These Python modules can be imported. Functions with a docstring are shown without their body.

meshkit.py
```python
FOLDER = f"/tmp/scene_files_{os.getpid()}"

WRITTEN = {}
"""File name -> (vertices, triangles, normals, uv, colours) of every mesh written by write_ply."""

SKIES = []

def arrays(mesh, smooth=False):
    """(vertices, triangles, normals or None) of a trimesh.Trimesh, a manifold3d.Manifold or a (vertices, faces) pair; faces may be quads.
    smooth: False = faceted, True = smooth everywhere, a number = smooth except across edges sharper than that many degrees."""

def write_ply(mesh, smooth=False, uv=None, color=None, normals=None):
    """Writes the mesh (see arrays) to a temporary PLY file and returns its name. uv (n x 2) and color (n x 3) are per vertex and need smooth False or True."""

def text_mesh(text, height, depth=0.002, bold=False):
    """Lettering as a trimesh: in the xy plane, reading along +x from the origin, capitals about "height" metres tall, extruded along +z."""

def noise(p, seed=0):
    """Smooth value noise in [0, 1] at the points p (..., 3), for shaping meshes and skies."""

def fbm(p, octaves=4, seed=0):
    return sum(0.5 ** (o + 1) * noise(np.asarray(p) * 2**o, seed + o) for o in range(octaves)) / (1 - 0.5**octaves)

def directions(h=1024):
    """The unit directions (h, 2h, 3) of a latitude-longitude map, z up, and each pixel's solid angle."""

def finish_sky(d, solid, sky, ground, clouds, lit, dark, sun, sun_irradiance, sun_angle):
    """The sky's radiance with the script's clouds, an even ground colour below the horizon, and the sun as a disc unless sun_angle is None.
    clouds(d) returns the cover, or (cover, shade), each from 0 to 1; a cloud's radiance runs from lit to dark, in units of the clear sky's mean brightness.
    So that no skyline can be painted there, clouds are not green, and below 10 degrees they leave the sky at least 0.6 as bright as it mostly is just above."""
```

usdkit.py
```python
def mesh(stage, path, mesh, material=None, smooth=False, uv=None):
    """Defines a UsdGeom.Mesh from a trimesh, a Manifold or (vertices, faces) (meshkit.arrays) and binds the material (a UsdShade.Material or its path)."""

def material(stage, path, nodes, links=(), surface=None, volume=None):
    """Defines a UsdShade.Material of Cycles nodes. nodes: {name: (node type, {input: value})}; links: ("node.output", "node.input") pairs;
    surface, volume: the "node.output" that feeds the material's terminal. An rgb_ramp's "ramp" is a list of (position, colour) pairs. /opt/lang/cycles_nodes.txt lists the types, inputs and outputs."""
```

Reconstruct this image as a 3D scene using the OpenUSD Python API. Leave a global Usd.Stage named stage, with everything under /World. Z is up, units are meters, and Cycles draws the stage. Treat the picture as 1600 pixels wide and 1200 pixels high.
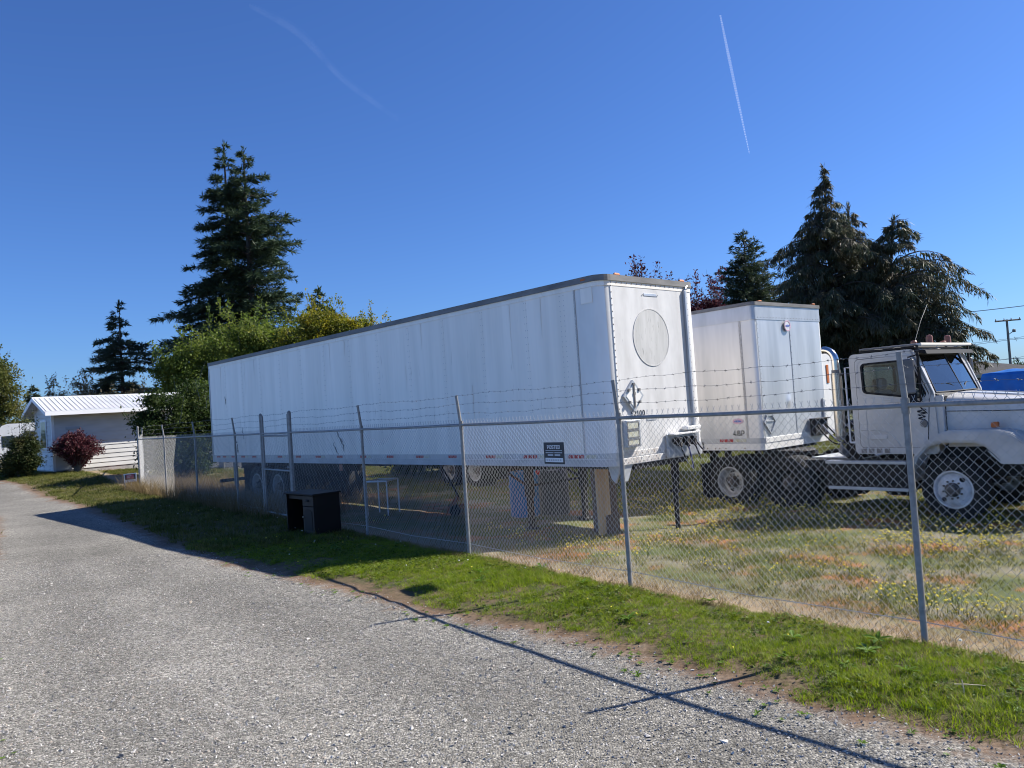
import math, random, numpy as np, trimesh, usdkit, meshkit
from pxr import Usd, UsdGeom, UsdLux, UsdShade, Gf, Sdf, Vt
import shapely
from shapely.geometry import Polygon, LineString, Point
import manifold3d

stage = Usd.Stage.CreateInMemory()
UsdGeom.SetStageUpAxis(stage, 'Z'); UsdGeom.SetStageMetersPerUnit(stage, 1.0)
UsdGeom.Xform.Define(stage, '/World'); UsdGeom.Scope.Define(stage, '/World/Looks')
pi, sin, cos = math.pi, math.sin, math.cos
def nrm(v):
    v = np.asarray(v, float); return v/(np.linalg.norm(v, axis=-1, keepdims=True)+1e-12)

# ---------------------------------------------------------------- camera
CAM_Z, PITCH, ROLL, FPX = 1.977, 0.0316, -0.0676, 1216.2
fw = np.array([0, cos(PITCH), sin(PITCH)]); up0 = np.array([0, -sin(PITCH), cos(PITCH)]); rt0 = np.array([1., 0, 0])
RT = cos(ROLL)*rt0+sin(ROLL)*up0; UP = -sin(ROLL)*rt0+cos(ROLL)*up0
cam = UsdGeom.Camera.Define(stage, '/World/camera')
cam.CreateHorizontalApertureAttr(36.0); cam.CreateVerticalApertureAttr(27.0)
cam.CreateFocalLengthAttr(36.0*FPX/1600); cam.CreateClippingRangeAttr((0.05, 60000.0))
cam.AddTransformOp().Set(Gf.Matrix4d(*RT, 0, *UP, 0, *(-fw), 0, 0, 0, CAM_Z, 1))
cam.CreateExposureAttr(0.95)

# ---------------------------------------------------------------- sky and sun
SUN = nrm([1.15, 0.325, 1.0])
ELEV, ROT = math.asin(SUN[2]), math.atan2(SUN[0], SUN[1])
sm = usdkit.material(stage, '/World/Looks/clear_sky', {
    'sky': ('sky_texture', {'sky_type': 'single_scattering', 'sun_disc': False, 'sun_elevation': ELEV, 'sun_rotation': ROT, 'altitude': 30.0, 'air_density': 1.0, 'aerosol_density': 0.5, 'ozone_density': 3.0}), 'tint': ('mix_color', {'blend_type': 'multiply', 'fac': 1.0, 'b': (.555, .87, 1.46), 'use_clamp': False}),
    'bg': ('background_shader', {'strength': 0.052})}, [('sky.color', 'tint.a'), ('tint.result', 'bg.color')], surface='bg.background')
sky = UsdLux.DomeLight.Define(stage, '/World/sky')
UsdShade.MaterialBindingAPI.Apply(sky.GetPrim()).Bind(sm)
sky.GetPrim().SetCustomDataByKey('kind', 'structure')
sun = UsdLux.DistantLight.Define(stage, '/World/sun')
sun.CreateIntensityAttr(1.25); sun.CreateAngleAttr(0.5); sun.CreateNormalizeAttr(True); sun.CreateColorAttr((1.0, 0.955, 0.885))
zax = SUN; xax = nrm(np.cross([0, 0, 1], zax)); yax = np.cross(zax, xax)
sun.AddTransformOp().Set(Gf.Matrix4d(*xax, 0, *yax, 0, *zax, 0, 0, 0, 0, 1))

# ---------------------------------------------------------------- helpers
USED = {}
def newpath(parent, name):
    base = str(parent)+'/'+name; k = USED.get(base, 0); USED[base] = k+1
    return base if k == 0 else base+'_%03d' % k
def tag(prim, label=None, cat=None, group=None, kind=None):
    for k, v in (('label', label), ('category', cat), ('group', group), ('kind', kind)):
        if v: prim.SetCustomDataByKey(k, v)
    return prim
class Node:
    def __init__(s, path): s.path = path
    @property
    def prim(s): return stage.GetPrimAtPath(s.path)
def thing(name, label, cat, loc=(0, 0, 0), rot=0.0, group=None, kind=None, scale=None):
    p = newpath('/World', name); x = UsdGeom.Xform.Define(stage, p)
    x.AddTranslateOp().Set(Gf.Vec3d(*map(float, loc)))
    if rot: x.AddRotateZOp().Set(math.degrees(rot))
    if scale: x.AddScaleOp().Set(Gf.Vec3f(scale, scale, scale))
    tag(x.GetPrim(), label, cat, group, kind); return Node(p)
def J(*ms):
    vs, fs, n = [], [], 0
    flat = []
    for m in ms:
        if isinstance(m, list): flat += m
        else: flat.append(m)
    for m in flat:
        if hasattr(m, 'vertices'): v, f = np.array(m.vertices), np.array(m.faces)
        elif hasattr(m, 'to_mesh'): q = m.to_mesh(); v, f = q.vert_properties[:, :3], q.tri_verts
        else: v, f = m
        if len(v) == 0: continue
        vs.append(v); fs.append(np.asarray(f)+n); n += len(v)
    return np.vstack(vs).astype(float), np.vstack(fs).astype(int)
def part(parent, name, mesh, mat, label=None, smooth=False, kind=None):
    if isinstance(mesh, list): mesh = J(*mesh)
    p = newpath(parent.path, name)
    usdkit.mesh(stage, p, mesh, mat, smooth=smooth)
    if label or kind: tag(stage.GetPrimAtPath(p), label, kind=kind)
    return Node(p)
def top(name, mesh, mat, label=None, cat=None, group=None, kind=None, smooth=False):
    if isinstance(mesh, list): mesh = J(*mesh)
    p = newpath('/World', name); usdkit.mesh(stage, p, mesh, mat, smooth=smooth)
    tag(stage.GetPrimAtPath(p), label, cat, group, kind); return Node(p)
def copy_thing(src, loc, rot, label, group=None):
    sp = stage.GetPrimAtPath(src.path); base = src.path.split('/')[-1].split('_0')[0]
    p = newpath('/World', base); x = UsdGeom.Xform.Define(stage, p)
    x.GetPrim().GetReferences().AddInternalReference(sp.GetPath())
    x.ClearXformOpOrder()
    x.MakeMatrixXform().Set(Gf.Matrix4d().SetRotate(Gf.Rotation(Gf.Vec3d(0, 0, 1), math.degrees(rot))).SetTranslateOnly(Gf.Vec3d(*map(float, loc))))
    x.GetPrim().SetInstanceable(True); tag(x.GetPrim(), label, sp.GetCustomDataByKey('category'), group); return Node(p)

def hullpts(pts):
    m = manifold3d.Manifold.hull_points(np.asarray(pts, float)).to_mesh(); return m.vert_properties[:, :3].astype(float), m.tri_verts
def box(x0, x1, y0, y1, z0, z1, b=0.0):
    if b <= 0:
        m = trimesh.creation.box(bounds=[[min(x0, x1), min(y0, y1), min(z0, z1)], [max(x0, x1), max(y0, y1), max(z0, z1)]]); return np.array(m.vertices), np.array(m.faces)
    x0, x1 = sorted((x0, x1)); y0, y1 = sorted((y0, y1)); z0, z1 = sorted((z0, z1))
    b = min(b, .45*(x1-x0), .45*(y1-y0), .45*(z1-z0)); P = []
    for dx, dy, dz in ((0, b, b), (b, 0, b), (b, b, 0)):
        for x in (x0+dx, x1-dx):
            for y in (y0+dy, y1-dy):
                for z in (z0+dz, z1-dz): P.append((x, y, z))
    return hullpts(P)
def tube(points, radii, sides=6, cap=True):
    p = np.asarray(points, float); n = len(p); radii = np.broadcast_to(np.asarray(radii, float), (n,))
    t = nrm(np.gradient(p, axis=0)); ref = np.array([0, 0, 1.0])
    if abs(nrm(p[-1]-p[0])[2]) > .9: ref = np.array([1.0, 0, 0])
    a = nrm(np.cross(t, ref)); b = np.cross(t, a); ang = np.arange(sides)*2*pi/sides
    v = p[:, None]+radii[:, None, None]*(np.cos(ang)[None, :, None]*a[:, None]+np.sin(ang)[None, :, None]*b[:, None])
    i, j = np.meshgrid(np.arange(n-1), np.arange(sides), indexing='ij'); j2 = (j+1) % sides
    q = np.stack([i*sides+j, (i+1)*sides+j, (i+1)*sides+j2, i*sides+j2], -1).reshape(-1, 4)
    f = np.vstack([q[:, [0, 1, 2]], q[:, [0, 2, 3]]]); v = v.reshape(-1, 3)
    if cap:
        k = len(v); v = np.vstack([v, p[0], p[-1]]); jj = np.arange(sides); e = (n-1)*sides
        f = np.vstack([f, np.stack([np.full(sides, k), jj, (jj+1) % sides], 1), np.stack([np.full(sides, k+1), e+(jj+1) % sides, e+jj], 1)])
    return v, f
def cyl(p0, p1, r, sides=12, r1=None): return tube([p0, p1], [r, r if r1 is None else r1], sides)
def prism(poly, y0, y1, axis='y'):
    """polygon in (a,b) extruded: axis y: (x,z) plane; axis x: (y,z); axis z: (x,y)"""
    g = poly if isinstance(poly, Polygon) else Polygon(poly)
    m = trimesh.creation.extrude_polygon(g.buffer(0), abs(y1-y0), engine='earcut'); v = np.array(m.vertices); f = np.array(m.faces); lo = min(y0, y1)
    if axis == 'y': return np.stack([v[:, 0], v[:, 2]+lo, v[:, 1]], 1), f[:, ::-1]
    if axis == 'x': return np.stack([v[:, 2]+lo, v[:, 0], v[:, 1]], 1), f
    return np.stack([v[:, 0], v[:, 1], v[:, 2]+lo], 1), f
def lathe(prof, n=32, axis='y', c=(0, 0, 0)):
    """profile (r, h) revolved about axis through c"""
    p = np.asarray(prof, float); a = np.arange(n)*2*pi/n; m = len(p)
    R = p[:, 0][:, None]; H = np.repeat(p[:, 1][:, None], n, 1); X = R*np.cos(a); Z = R*np.sin(a)
    v = {'y': np.stack([X, H, Z], -1), 'z': np.stack([X, Z, H], -1), 'x': np.stack([H, X, Z], -1)}[axis].reshape(-1, 3)+np.asarray(c, float)
    i, j = np.meshgrid(np.arange(m-1), np.arange(n), indexing='ij'); j2 = (j+1) % n
    q = np.stack([i*n+j, i*n+j2, (i+1)*n+j2, (i+1)*n+j], -1).reshape(-1, 4)
    return v, np.vstack([q[:, [0, 1, 2]], q[:, [0, 2, 3]]])
def tr(m, loc=(0, 0, 0), R=None):
    v, f = J(m)
    if R is not None: v = v@np.asarray(R).T
    return v+np.asarray(loc, float), f
def rotz(a): return np.array([[cos(a), -sin(a), 0], [sin(a), cos(a), 0], [0, 0, 1.]])
def rotx(a): return np.array([[1., 0, 0], [0, cos(a), -sin(a)], [0, sin(a), cos(a)]])
def roty(a): return np.array([[cos(a), 0, sin(a)], [0, 1., 0], [-sin(a), 0, cos(a)]])
def frame(xd, yd): xd, yd = nrm(xd), nrm(yd); return np.stack([xd, yd, np.cross(xd, yd)], 1)
def text(s, h, R, loc, depth=.003, bold=False, center=True):
    m = meshkit.text_mesh(s, h, depth, bold); v = np.array(m.vertices)
    if center: v[:, 0] -= (v[:, 0].min()+v[:, 0].max())/2; v[:, 1] -= (v[:, 1].min()+v[:, 1].max())/2
    return v@np.asarray(R).T+np.asarray(loc, float), np.array(m.faces)
def rhombi(c, d, l, w, n, fold=0.0):
    """leaf cards: base c, direction d, length l, width w, approx normal n -> mesh of 2 triangles each"""
    d = nrm(d); s = nrm(np.cross(d, n)); l = np.asarray(l)[:, None]; w = np.asarray(w)[:, None]
    N = len(c); up = np.cross(s, d)
    v = np.stack([c, c+d*l*.45+s*w*.5+up*w*fold, c+d*l, c+d*l*.45-s*w*.5+up*w*fold], 1).reshape(-1, 3)
    k = np.arange(N)[:, None]*4
    return v, np.vstack([k+np.array([[0, 1, 2]]), k+np.array([[0, 2, 3]])])
# pixel (of the 1600 x 1200 photograph) to a world point; only used to work out where things stand
def ray(px, py): return fw+(px-800)/FPX*RT-(py-600)/FPX*UP
def at_depth(px, py, Z): return np.array([0, 0, CAM_Z])+ray(px, py)*Z
def on_plane(px, py, P0, n):
    d = ray(px, py); o = np.array([0, 0, CAM_Z]); return o+d*np.dot(np.asarray(P0, float)-o, n)/np.dot(d, n)

# ---------------------------------------------------------------- materials
LK = '/World/Looks/'
def stdmat(name, c1, c2=None, scale=3.0, rough=.5, metal=0.0, bump=0.0, bscale=30.0, stretch=(1, 1, 1), lo=.35, hi=.65, coat=0.0, spec=.5, detail=5, spots=None, spot_scale=20, spot_at=.62, r2=None, wave=0.0, wscale=(1, 1, 1)):
    c2 = c1 if c2 is None else c2
    n = {'tc': ('texture_coordinate', {}), 'mp': ('mapping', {'scale': stretch}), 'n': ('noise_texture', {'scale': scale, 'detail': detail, 'roughness': .6}),
         'r': ('rgb_ramp', {'ramp': [(0, c1), (lo, c1), (hi, c2), (1, c2)]}), 'p': ('principled_bsdf', {'roughness': rough, 'metallic': metal, 'coat_weight': coat, 'specular_ior_level': spec})}
    l = [('tc.object', 'mp.vector'), ('mp.vector', 'n.vector'), ('n.fac', 'r.fac')]; col = 'r.color'
    if spots is not None:
        n['n2'] = ('noise_texture', {'scale': spot_scale, 'detail': 6, 'roughness': .65}); n['m2'] = ('map_range', {'from_min': spot_at, 'from_max': spot_at+.06, 'clamp': True}); n['mx'] = ('mix_color', {'b': spots})
        l += [('mp.vector', 'n2.vector'), ('n2.fac', 'm2.value'), ('m2.result', 'mx.fac'), (col, 'mx.a')]; col = 'mx.result'
    l.append((col, 'p.base_color'))
    if r2 is not None:
        n['rr'] = ('map_range', {'from_min': lo, 'from_max': hi, 'to_min': rough, 'to_max': r2, 'clamp': True}); l += [('n.fac', 'rr.value'), ('rr.result', 'p.roughness')]
    last = None
    if wave > 0:
        n['mw'] = ('mapping', {'scale': wscale}); n['nw'] = ('noise_texture', {'scale': 1.0, 'detail': 2}); n['bw'] = ('bump', {'strength': 1.0, 'distance': wave})
        l += [('tc.object', 'mw.vector'), ('mw.vector', 'nw.vector'), ('nw.fac', 'bw.height')]; last = 'bw.normal'
    if bump > 0:
        n['nb'] = ('noise_texture', {'scale': bscale, 'detail': 4}); n['b'] = ('bump', {'strength': 1.0, 'distance': bump}); l += [('tc.object', 'nb.vector'), ('nb.fac', 'b.height')]
        if last: l.append((last, 'b.normal'))
        last = 'b.normal'
    if last: l.append((last, 'p.normal'))
    return usdkit.material(stage, LK+name, n, l, surface='p.BSDF')
def leafmat(name, cols, scale=1.2, trans=.3, rough=.55, tcol=None, rnd=False, lo=.3, hi=.7):
    """foliage: colour varies from clump to clump; some light passes through"""
    ramp = [(lo+(hi-lo)*i/(len(cols)-1), c) for i, c in enumerate(cols)]
    n = {'g': ('geometry', {}), 'oi': ('object_info', {}), 'n': ('noise_texture', {'scale': scale, 'detail': 4, 'roughness': .75}), 'r': ('rgb_ramp', {'ramp': ramp}),
         'p': ('principled_bsdf', {'roughness': rough, 'specular_ior_level': .15}), 't': ('translucent_bsdf', {}), 'ga': ('hsv', {'saturation': 1.1, 'value': 1.5}), 'm': ('mix_closure', {'fac': trans})}
    l = [('r.color', 'p.base_color'), ('r.color', 'ga.color'), ('ga.color', 't.color'), ('p.BSDF', 'm.closure1'), ('t.BSDF', 'm.closure2')]
    if rnd:
        n['ad'] = ('math', {'math_type': 'multiply_add', 'value2': .55}); n['sc'] = ('math', {'math_type': 'multiply', 'value2': .5})
        l += [('g.position', 'n.vector'), ('n.fac', 'sc.value1'), ('oi.random', 'ad.value1'), ('sc.value', 'ad.value3'), ('ad.value', 'r.fac')]
    else: l += [('g.position', 'n.vector'), ('n.fac', 'r.fac')]
    return usdkit.material(stage, LK+name, n, l, surface='m.closure')
def panemat(name, tint=(.9, .93, .92), ior=1.5, gl=1.0, base=0.08):
    return usdkit.material(stage, LK+name, {'t': ('transparent_bsdf', {'color': tint}), 'g': ('glossy_bsdf', {'color': (gl, gl, gl), 'roughness': .03}), 'f': ('fresnel', {'IOR': ior}), 'ad': ('math', {'math_type': 'add', 'value2': base}), 'm': ('mix_closure', {})},
        [('f.fac', 'ad.value1'), ('ad.value', 'm.fac'), ('t.BSDF', 'm.closure1'), ('g.BSDF', 'm.closure2')], surface='m.closure')

M = {}
M['white'] = stdmat('weathered_white_paint', (.88, .81, .71), (.76, .70, .61), 1.3, .42, stretch=(2.2, 2.2, .16), bump=.0006, bscale=60, spots=(.56, .50, .42), spot_scale=5, spot_at=.64, wave=.006, wscale=(1.6, 1.6, .35))
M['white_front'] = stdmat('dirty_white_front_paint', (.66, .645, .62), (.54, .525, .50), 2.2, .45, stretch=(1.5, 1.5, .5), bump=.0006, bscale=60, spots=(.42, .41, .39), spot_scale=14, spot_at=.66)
M['white_nose'] = stdmat('smooth_white_nose_paint', (.76, .74, .70), (.66, .64, .60), 1.5, .32, stretch=(1, 1, .4))
M['aluminium'] = stdmat('dull_aluminium', (.50, .51, .52), (.40, .41, .42), 3, .42, .55, stretch=(1, 1, .3), bump=.0004)
M['bare_sheet'] = stdmat('unpainted_aluminium_sheet', (.60, .60, .60), (.45, .46, .47), 1.6, .36, .45, stretch=(1.4, 1.4, .2), wave=.01, wscale=(1.8, 1.8, .3))
M['rub_rail'] = stdmat('grey_rub_rail', (.46, .47, .48), (.36, .37, .38), 4, .5, .3, stretch=(.5, .5, 1), bump=.0005)
M['rail_dark'] = stdmat('grey_brown_roof_rail', (.20, .19, .18), (.12, .115, .11), 3, .6, .2, stretch=(.5, .5, 2))
M['seam'] = stdmat('dark_seam_sealant', (.36, .34, .31), (.50, .49, .47), 25, .7)
M['rivet'] = stdmat('rusty_rivets', (.20, .15, .11), (.32, .28, .24), 40, .6, .3)
M['red_tape'] = stdmat('red_reflective_tape', (.42, .035, .04), (.30, .05, .05), 12, .35)
M['white_tape'] = stdmat('yellowed_reflective_tape', (.42, .40, .29), (.5, .5, .42), 12, .35)
M['black_steel'] = stdmat('black_chassis_steel', (.013, .013, .013), (.03, .025, .021), 6, .7, .0, spec=.25, bump=.001, bscale=25)
M['rubber'] = stdmat('dusty_black_rubber', (.012, .012, .012), (.028, .026, .023), 5, .85, spec=.2, bump=.0008, bscale=40)
M['flap'] = stdmat('black_mud_flap', (.018, .018, .018), (.034, .031, .028), 4, .8, spec=.2)
M['wheel_white'] = stdmat('chalky_white_wheel_paint', (.62, .62, .62), (.42, .40, .38), 6, .5, spots=(.2, .15, .11), spot_scale=25, spot_at=.64)
M['wheel_grey'] = stdmat('dusty_grey_wheel', (.40, .39, .38), (.26, .25, .24), 7, .5, .2, spots=(.12, .1, .08), spot_scale=22)
M['hub'] = stdmat('greasy_hub', (.06, .05, .045), (.14, .12, .1), 14, .5, .4)
M['galv'] = stdmat('galvanised_steel', (.25, .245, .235), (.18, .177, .17), 18, .5, .12, bump=.0003, bscale=80)
M['wire'] = stdmat('galvanised_wire', (.46, .46, .45), (.36, .36, .355), 8, .5, .2)
M['barb'] = stdmat('dull_barbed_wire', (.20, .195, .19), (.13, .12, .115), 10, .6, .3)
M['black_wood'] = stdmat('black_laminate_wood', (.008, .007, .007), (.012, .010, .010), 3, .5, bump=.0003, spec=.22)
M['wood_edge'] = stdmat('brown_black_wood_trim', (.026, .019, .015), (.018, .014, .012), 6, .5, spec=.25)
M['brass'] = stdmat('dull_knob', (.30, .26, .2), None, 5, .35, .8)
M['plywood'] = stdmat('weathered_plywood', (.52, .34, .17), (.43, .27, .13), 5, .7, stretch=(3, 3, .4))
M['dark_wood'] = stdmat('dark_weathered_timber', (.14, .09, .06), (.09, .06, .045), 5, .75, stretch=(3, 3, .4))
M['orange_wood'] = stdmat('rusty_orange_wood', (.36, .12, .05), (.25, .09, .04), 6, .6)
M['blue_plastic'] = stdmat('blue_drum_plastic', (.008, .10, .26), (.012, .12, .30), 3, .5, spec=.25)
M['black_plastic'] = stdmat('black_drum_plastic', (.02, .021, .023), (.035, .035, .037), 3, .45)
M['red_plastic'] = stdmat('red_lamp_lens', (.5, .02, .03), None, 3, .25)
M['orange_lens'] = stdmat('amber_lens', (.50, .15, .04), (.42, .12, .04), 20, .6, spec=.2)
M['dull_orange'] = stdmat('faded_amber_dome', (.30, .10, .05), (.22, .08, .045), 10, .4)
M['white_tube'] = stdmat('white_painted_tube', (.6, .6, .62), None, 3, .4)
M['sign_black'] = stdmat('sign_black', (.02, .022, .027), None, 3, .4)
M['sign_white'] = stdmat('sign_white', (.66, .67, .68), (.58, .58, .6), 8, .45)
M['sign_red'] = stdmat('sign_red', (.36, .04, .08), (.3, .05, .08), 8, .45)
M['sign_grey'] = stdmat('sign_faded_print', (.36, .38, .40), None, 8, .5)
M['paint_black'] = stdmat('black_lettering', (.02, .02, .022), None, 3, .5)
M['logo_pink'] = stdmat('faded_pink_emblem', (.55, .30, .38), (.6, .45, .5), 40, .5)
M['logo_blue'] = stdmat('blue_emblem_print', (.12, .16, .42), None, 8, .5)
M['truck_white'] = stdmat('aged_white_truck_paint', (.52, .505, .48), (.40, .385, .36), 1.5, .33, bump=.0003, bscale=70, spots=(.46, .45, .43), spot_scale=7, spot_at=.68, coat=.25)
M['truck_grey'] = stdmat('bare_grey_fender', (.38, .37, .36), (.50, .49, .47), 2.5, .4, spots=(.35, .34, .33), spot_scale=8, spot_at=.62, coat=.1)
M['trim_black'] = stdmat('black_trim_rubber', (.012, .012, .013), None, 3, .65, spec=.25)
M['interior'] = stdmat('grey_cab_interior', (.24, .24, .235), (.18, .18, .178), 4, .7)
M['seat'] = stdmat('grey_seat_cloth', (.22, .21, .20), (.2, .19, .18), 20, .9)
M['chrome'] = stdmat('tarnished_chrome', (.66, .65, .63), (.5, .47, .43), 5, .16, 1.0)
M['dash_tan'] = stdmat('pale_dash_cover', (.55, .52, .46), None, 5, .7)
M['hose_blue'] = stdmat('dark_blue_air_hose', (.03, .035, .12), None, 3, .4)
M['glass'] = panemat('window_glass', (.80, .86, .86), 1.45, .8, .0)
M['glass_dark'] = panemat('tinted_window_glass', (.35, .38, .40), 1.5, .9, .05)
M['glass_ws'] = panemat('windshield_glass', (.72, .84, .84), 1.55, .88, .12)
M['shield'] = usdkit.material(stage, LK+'perforated_heat_shield', {'tc': ('texture_coordinate', {}), 'mp': ('mapping', {'scale': (1, 1, 1)}), 'v': ('voronoi_texture', {'scale': 55.0, 'randomness': .15}), 'r': ('rgb_ramp', {'ramp': [(0, (.03, .028, .025)), (.34, (.05, .045, .04)), (.46, (.62, .58, .5)), (1, (.55, .5, .43))]}),
    'mt': ('map_range', {'from_min': .3, 'from_max': .5, 'clamp': True}), 'p': ('principled_bsdf', {'roughness': .3})}, [('tc.object', 'v.vector'), ('v.distance', 'r.fac'), ('r.color', 'p.base_color'), ('v.distance', 'mt.value'), ('mt.result', 'p.metallic')], surface='p.BSDF')
M['siding'] = stdmat('white_lap_siding', (.52, .515, .50), (.43, .425, .41), 2.5, .55, stretch=(.4, .4, 1.5), spots=(.45, .44, .42), spot_scale=6, spot_at=.69)
M['siding_worn'] = stdmat('peeling_lap_siding', (.66, .66, .65), (.55, .55, .54), 3, .6, stretch=(.5, .5, 3), spots=(.12, .105, .09), spot_scale=5, spot_at=.56)
M['roof_white'] = stdmat('white_metal_roofing', (.58, .58, .58), (.50, .50, .50), 1.5, .45, .1, stretch=(1, 1, 1))
M['soffit'] = stdmat('grey_white_soffit', (.55, .56, .58), None, 3, .6)
M['trim_white'] = stdmat('white_trim', (.72, .72, .72), None, 3, .5)
M['concrete'] = stdmat('grey_concrete', (.34, .33, .31), (.24, .23, .22), 6, .85, bump=.002, bscale=30)
M['dark_room'] = stdmat('dark_room_behind_glass', (.03, .03, .032), None, 3, .9)
M['curtain'] = stdmat('beige_blind', (.42, .38, .31), (.3, .27, .22), 3, .8)
M['rv_white'] = stdmat('motorhome_white', (.76, .76, .75), (.68, .68, .67), 2, .3, coat=.3)
M['rv_dark'] = stdmat('dark_awning_stripe', (.05, .06, .08), None, 3, .5)
M['grey_roof'] = stdmat('grey_shingle_roof', (.085, .083, .085), (.06, .06, .062), 6, .9, spec=.03, bump=.004, bscale=20)
M['grey_wall'] = stdmat('grey_building_wall', (.22, .23, .25), (.17, .18, .2), 3, .75)
M['door_blue'] = stdmat('slate_blue_door', (.09, .10, .14), None, 3, .6)
M['tarp'] = stdmat('blue_tarpaulin', (.012, .13, .44), (.01, .09, .33), 2.5, .38, bump=.006, bscale=6)
M['pole'] = stdmat('weathered_pole_timber', (.17, .15, .13), (.11, .1, .09), 4, .85, stretch=(4, 4, .4))
M['powerline'] = stdmat('dark_power_cable', (.03, .03, .032), None, 3, .6)
M['bark'] = stdmat('rough_conifer_bark', (.075, .058, .045), (.045, .035, .028), 6, .9, stretch=(2, 2, .5), bump=.02, bscale=12)
M['bark_grey'] = stdmat('grey_bark', (.13, .12, .10), (.085, .075, .065), 6, .9, stretch=(2, 2, .5), bump=.01, bscale=15)
M['stick'] = stdmat('bleached_twig', (.60, .50, .30), (.5, .42, .26), 30, .7)
# ---------------------------------------------------------------- ground
P9 = np.array([2.966, 5.913]); FA = .653; FD = np.array([-sin(FA), cos(FA)]); FN = np.array([cos(FA), sin(FA)])   # fence line, direction away, normal into the yard
def sstep(x, a, b): t = np.clip((x-a)/(b-a), 0, 1); return t*t*(3-2*t)
def sfence(x, y): return (x-P9[0])*FN[0]+(y-P9[1])*FN[1]
def afence(x, y): return (x-P9[0])*FD[0]+(y-P9[1])*FD[1]
def H(x, y):
    x = np.asarray(x, float); y = np.asarray(y, float); s = sfence(x, y)
    h = -.36*(1-np.exp(-np.maximum(s, 0)/8.0*1.25))*sstep(s, 0, 1.5)*(1-sstep(np.hypot(x, y), 60, 140)*.6)
    h = h+.45*sstep(y, 26.5, 34)*(1-sstep(s, 1, 9))
    h = h+.05*(meshkit.noise(np.stack([x*.35, y*.35, x*0], -1), 3)-.5)*sstep(np.abs(s), .2, 2)
    return h
edge_r = np.array([(6.5, .2), (4.2, 2.3), (3.35, 3.35), (2.5, 4.0), (1.98, 4.6), (1.55, 5.2), (.9, 5.95), (.15, 6.85), (-1.1, 7.95), (-2.35, 9.35), (-3.75, 10.8), (-6.05, 13.6), (-10.3, 19.3), (-13.6, 23.6), (-16.9, 27.6), (-21.6, 32.6), (-30, 37.5), (-60, 47)])
edge_l = np.array([(-70, 44), (-34, 34), (-22.5, 28.5), (-16.2, 23.4), (-13.75, 20.6), (-12.1, 18.1), (-8.1, 11.8), (-4.7, 6.4), (-3.45, 4.7), (-2.6, 3.4), (-1.5, .2), (-1.5, -12), (6.5, -12)])
def smooth_line(p, n=220, amp=.16, seed=1):
    seg = np.r_[0, np.cumsum(np.linalg.norm(np.diff(p, axis=0), axis=1))]; from scipy.interpolate import PchipInterpolator
    t = np.unique(np.r_[np.linspace(0, seg[-1], n), np.linspace(0, min(seg[-1], 30), n)]); q = np.stack([PchipInterpolator(seg, p[:, k])(t) for k in (0, 1)], 1)
    return q+amp*(np.stack([meshkit.fbm(np.stack([t*.9, t*0+9*k, t*0], -1), 4, seed+k) for k in (0, 1)], 1)-.5)
ROAD = Polygon(np.vstack([smooth_line(edge_r, seed=1), smooth_line(edge_l, seed=5)])).buffer(0)
if ROAD.geom_type != 'Polygon': ROAD = max(ROAD.geoms, key=lambda g: g.area)
def droad(x, y):
    pts = shapely.points(np.asarray(x).ravel(), np.asarray(y).ravel()); shapely.prepare(ROAD)
    d = shapely.distance(pts, ROAD.exterior); return np.where(shapely.contains(ROAD, pts), d, -d).reshape(np.shape(x))
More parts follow.
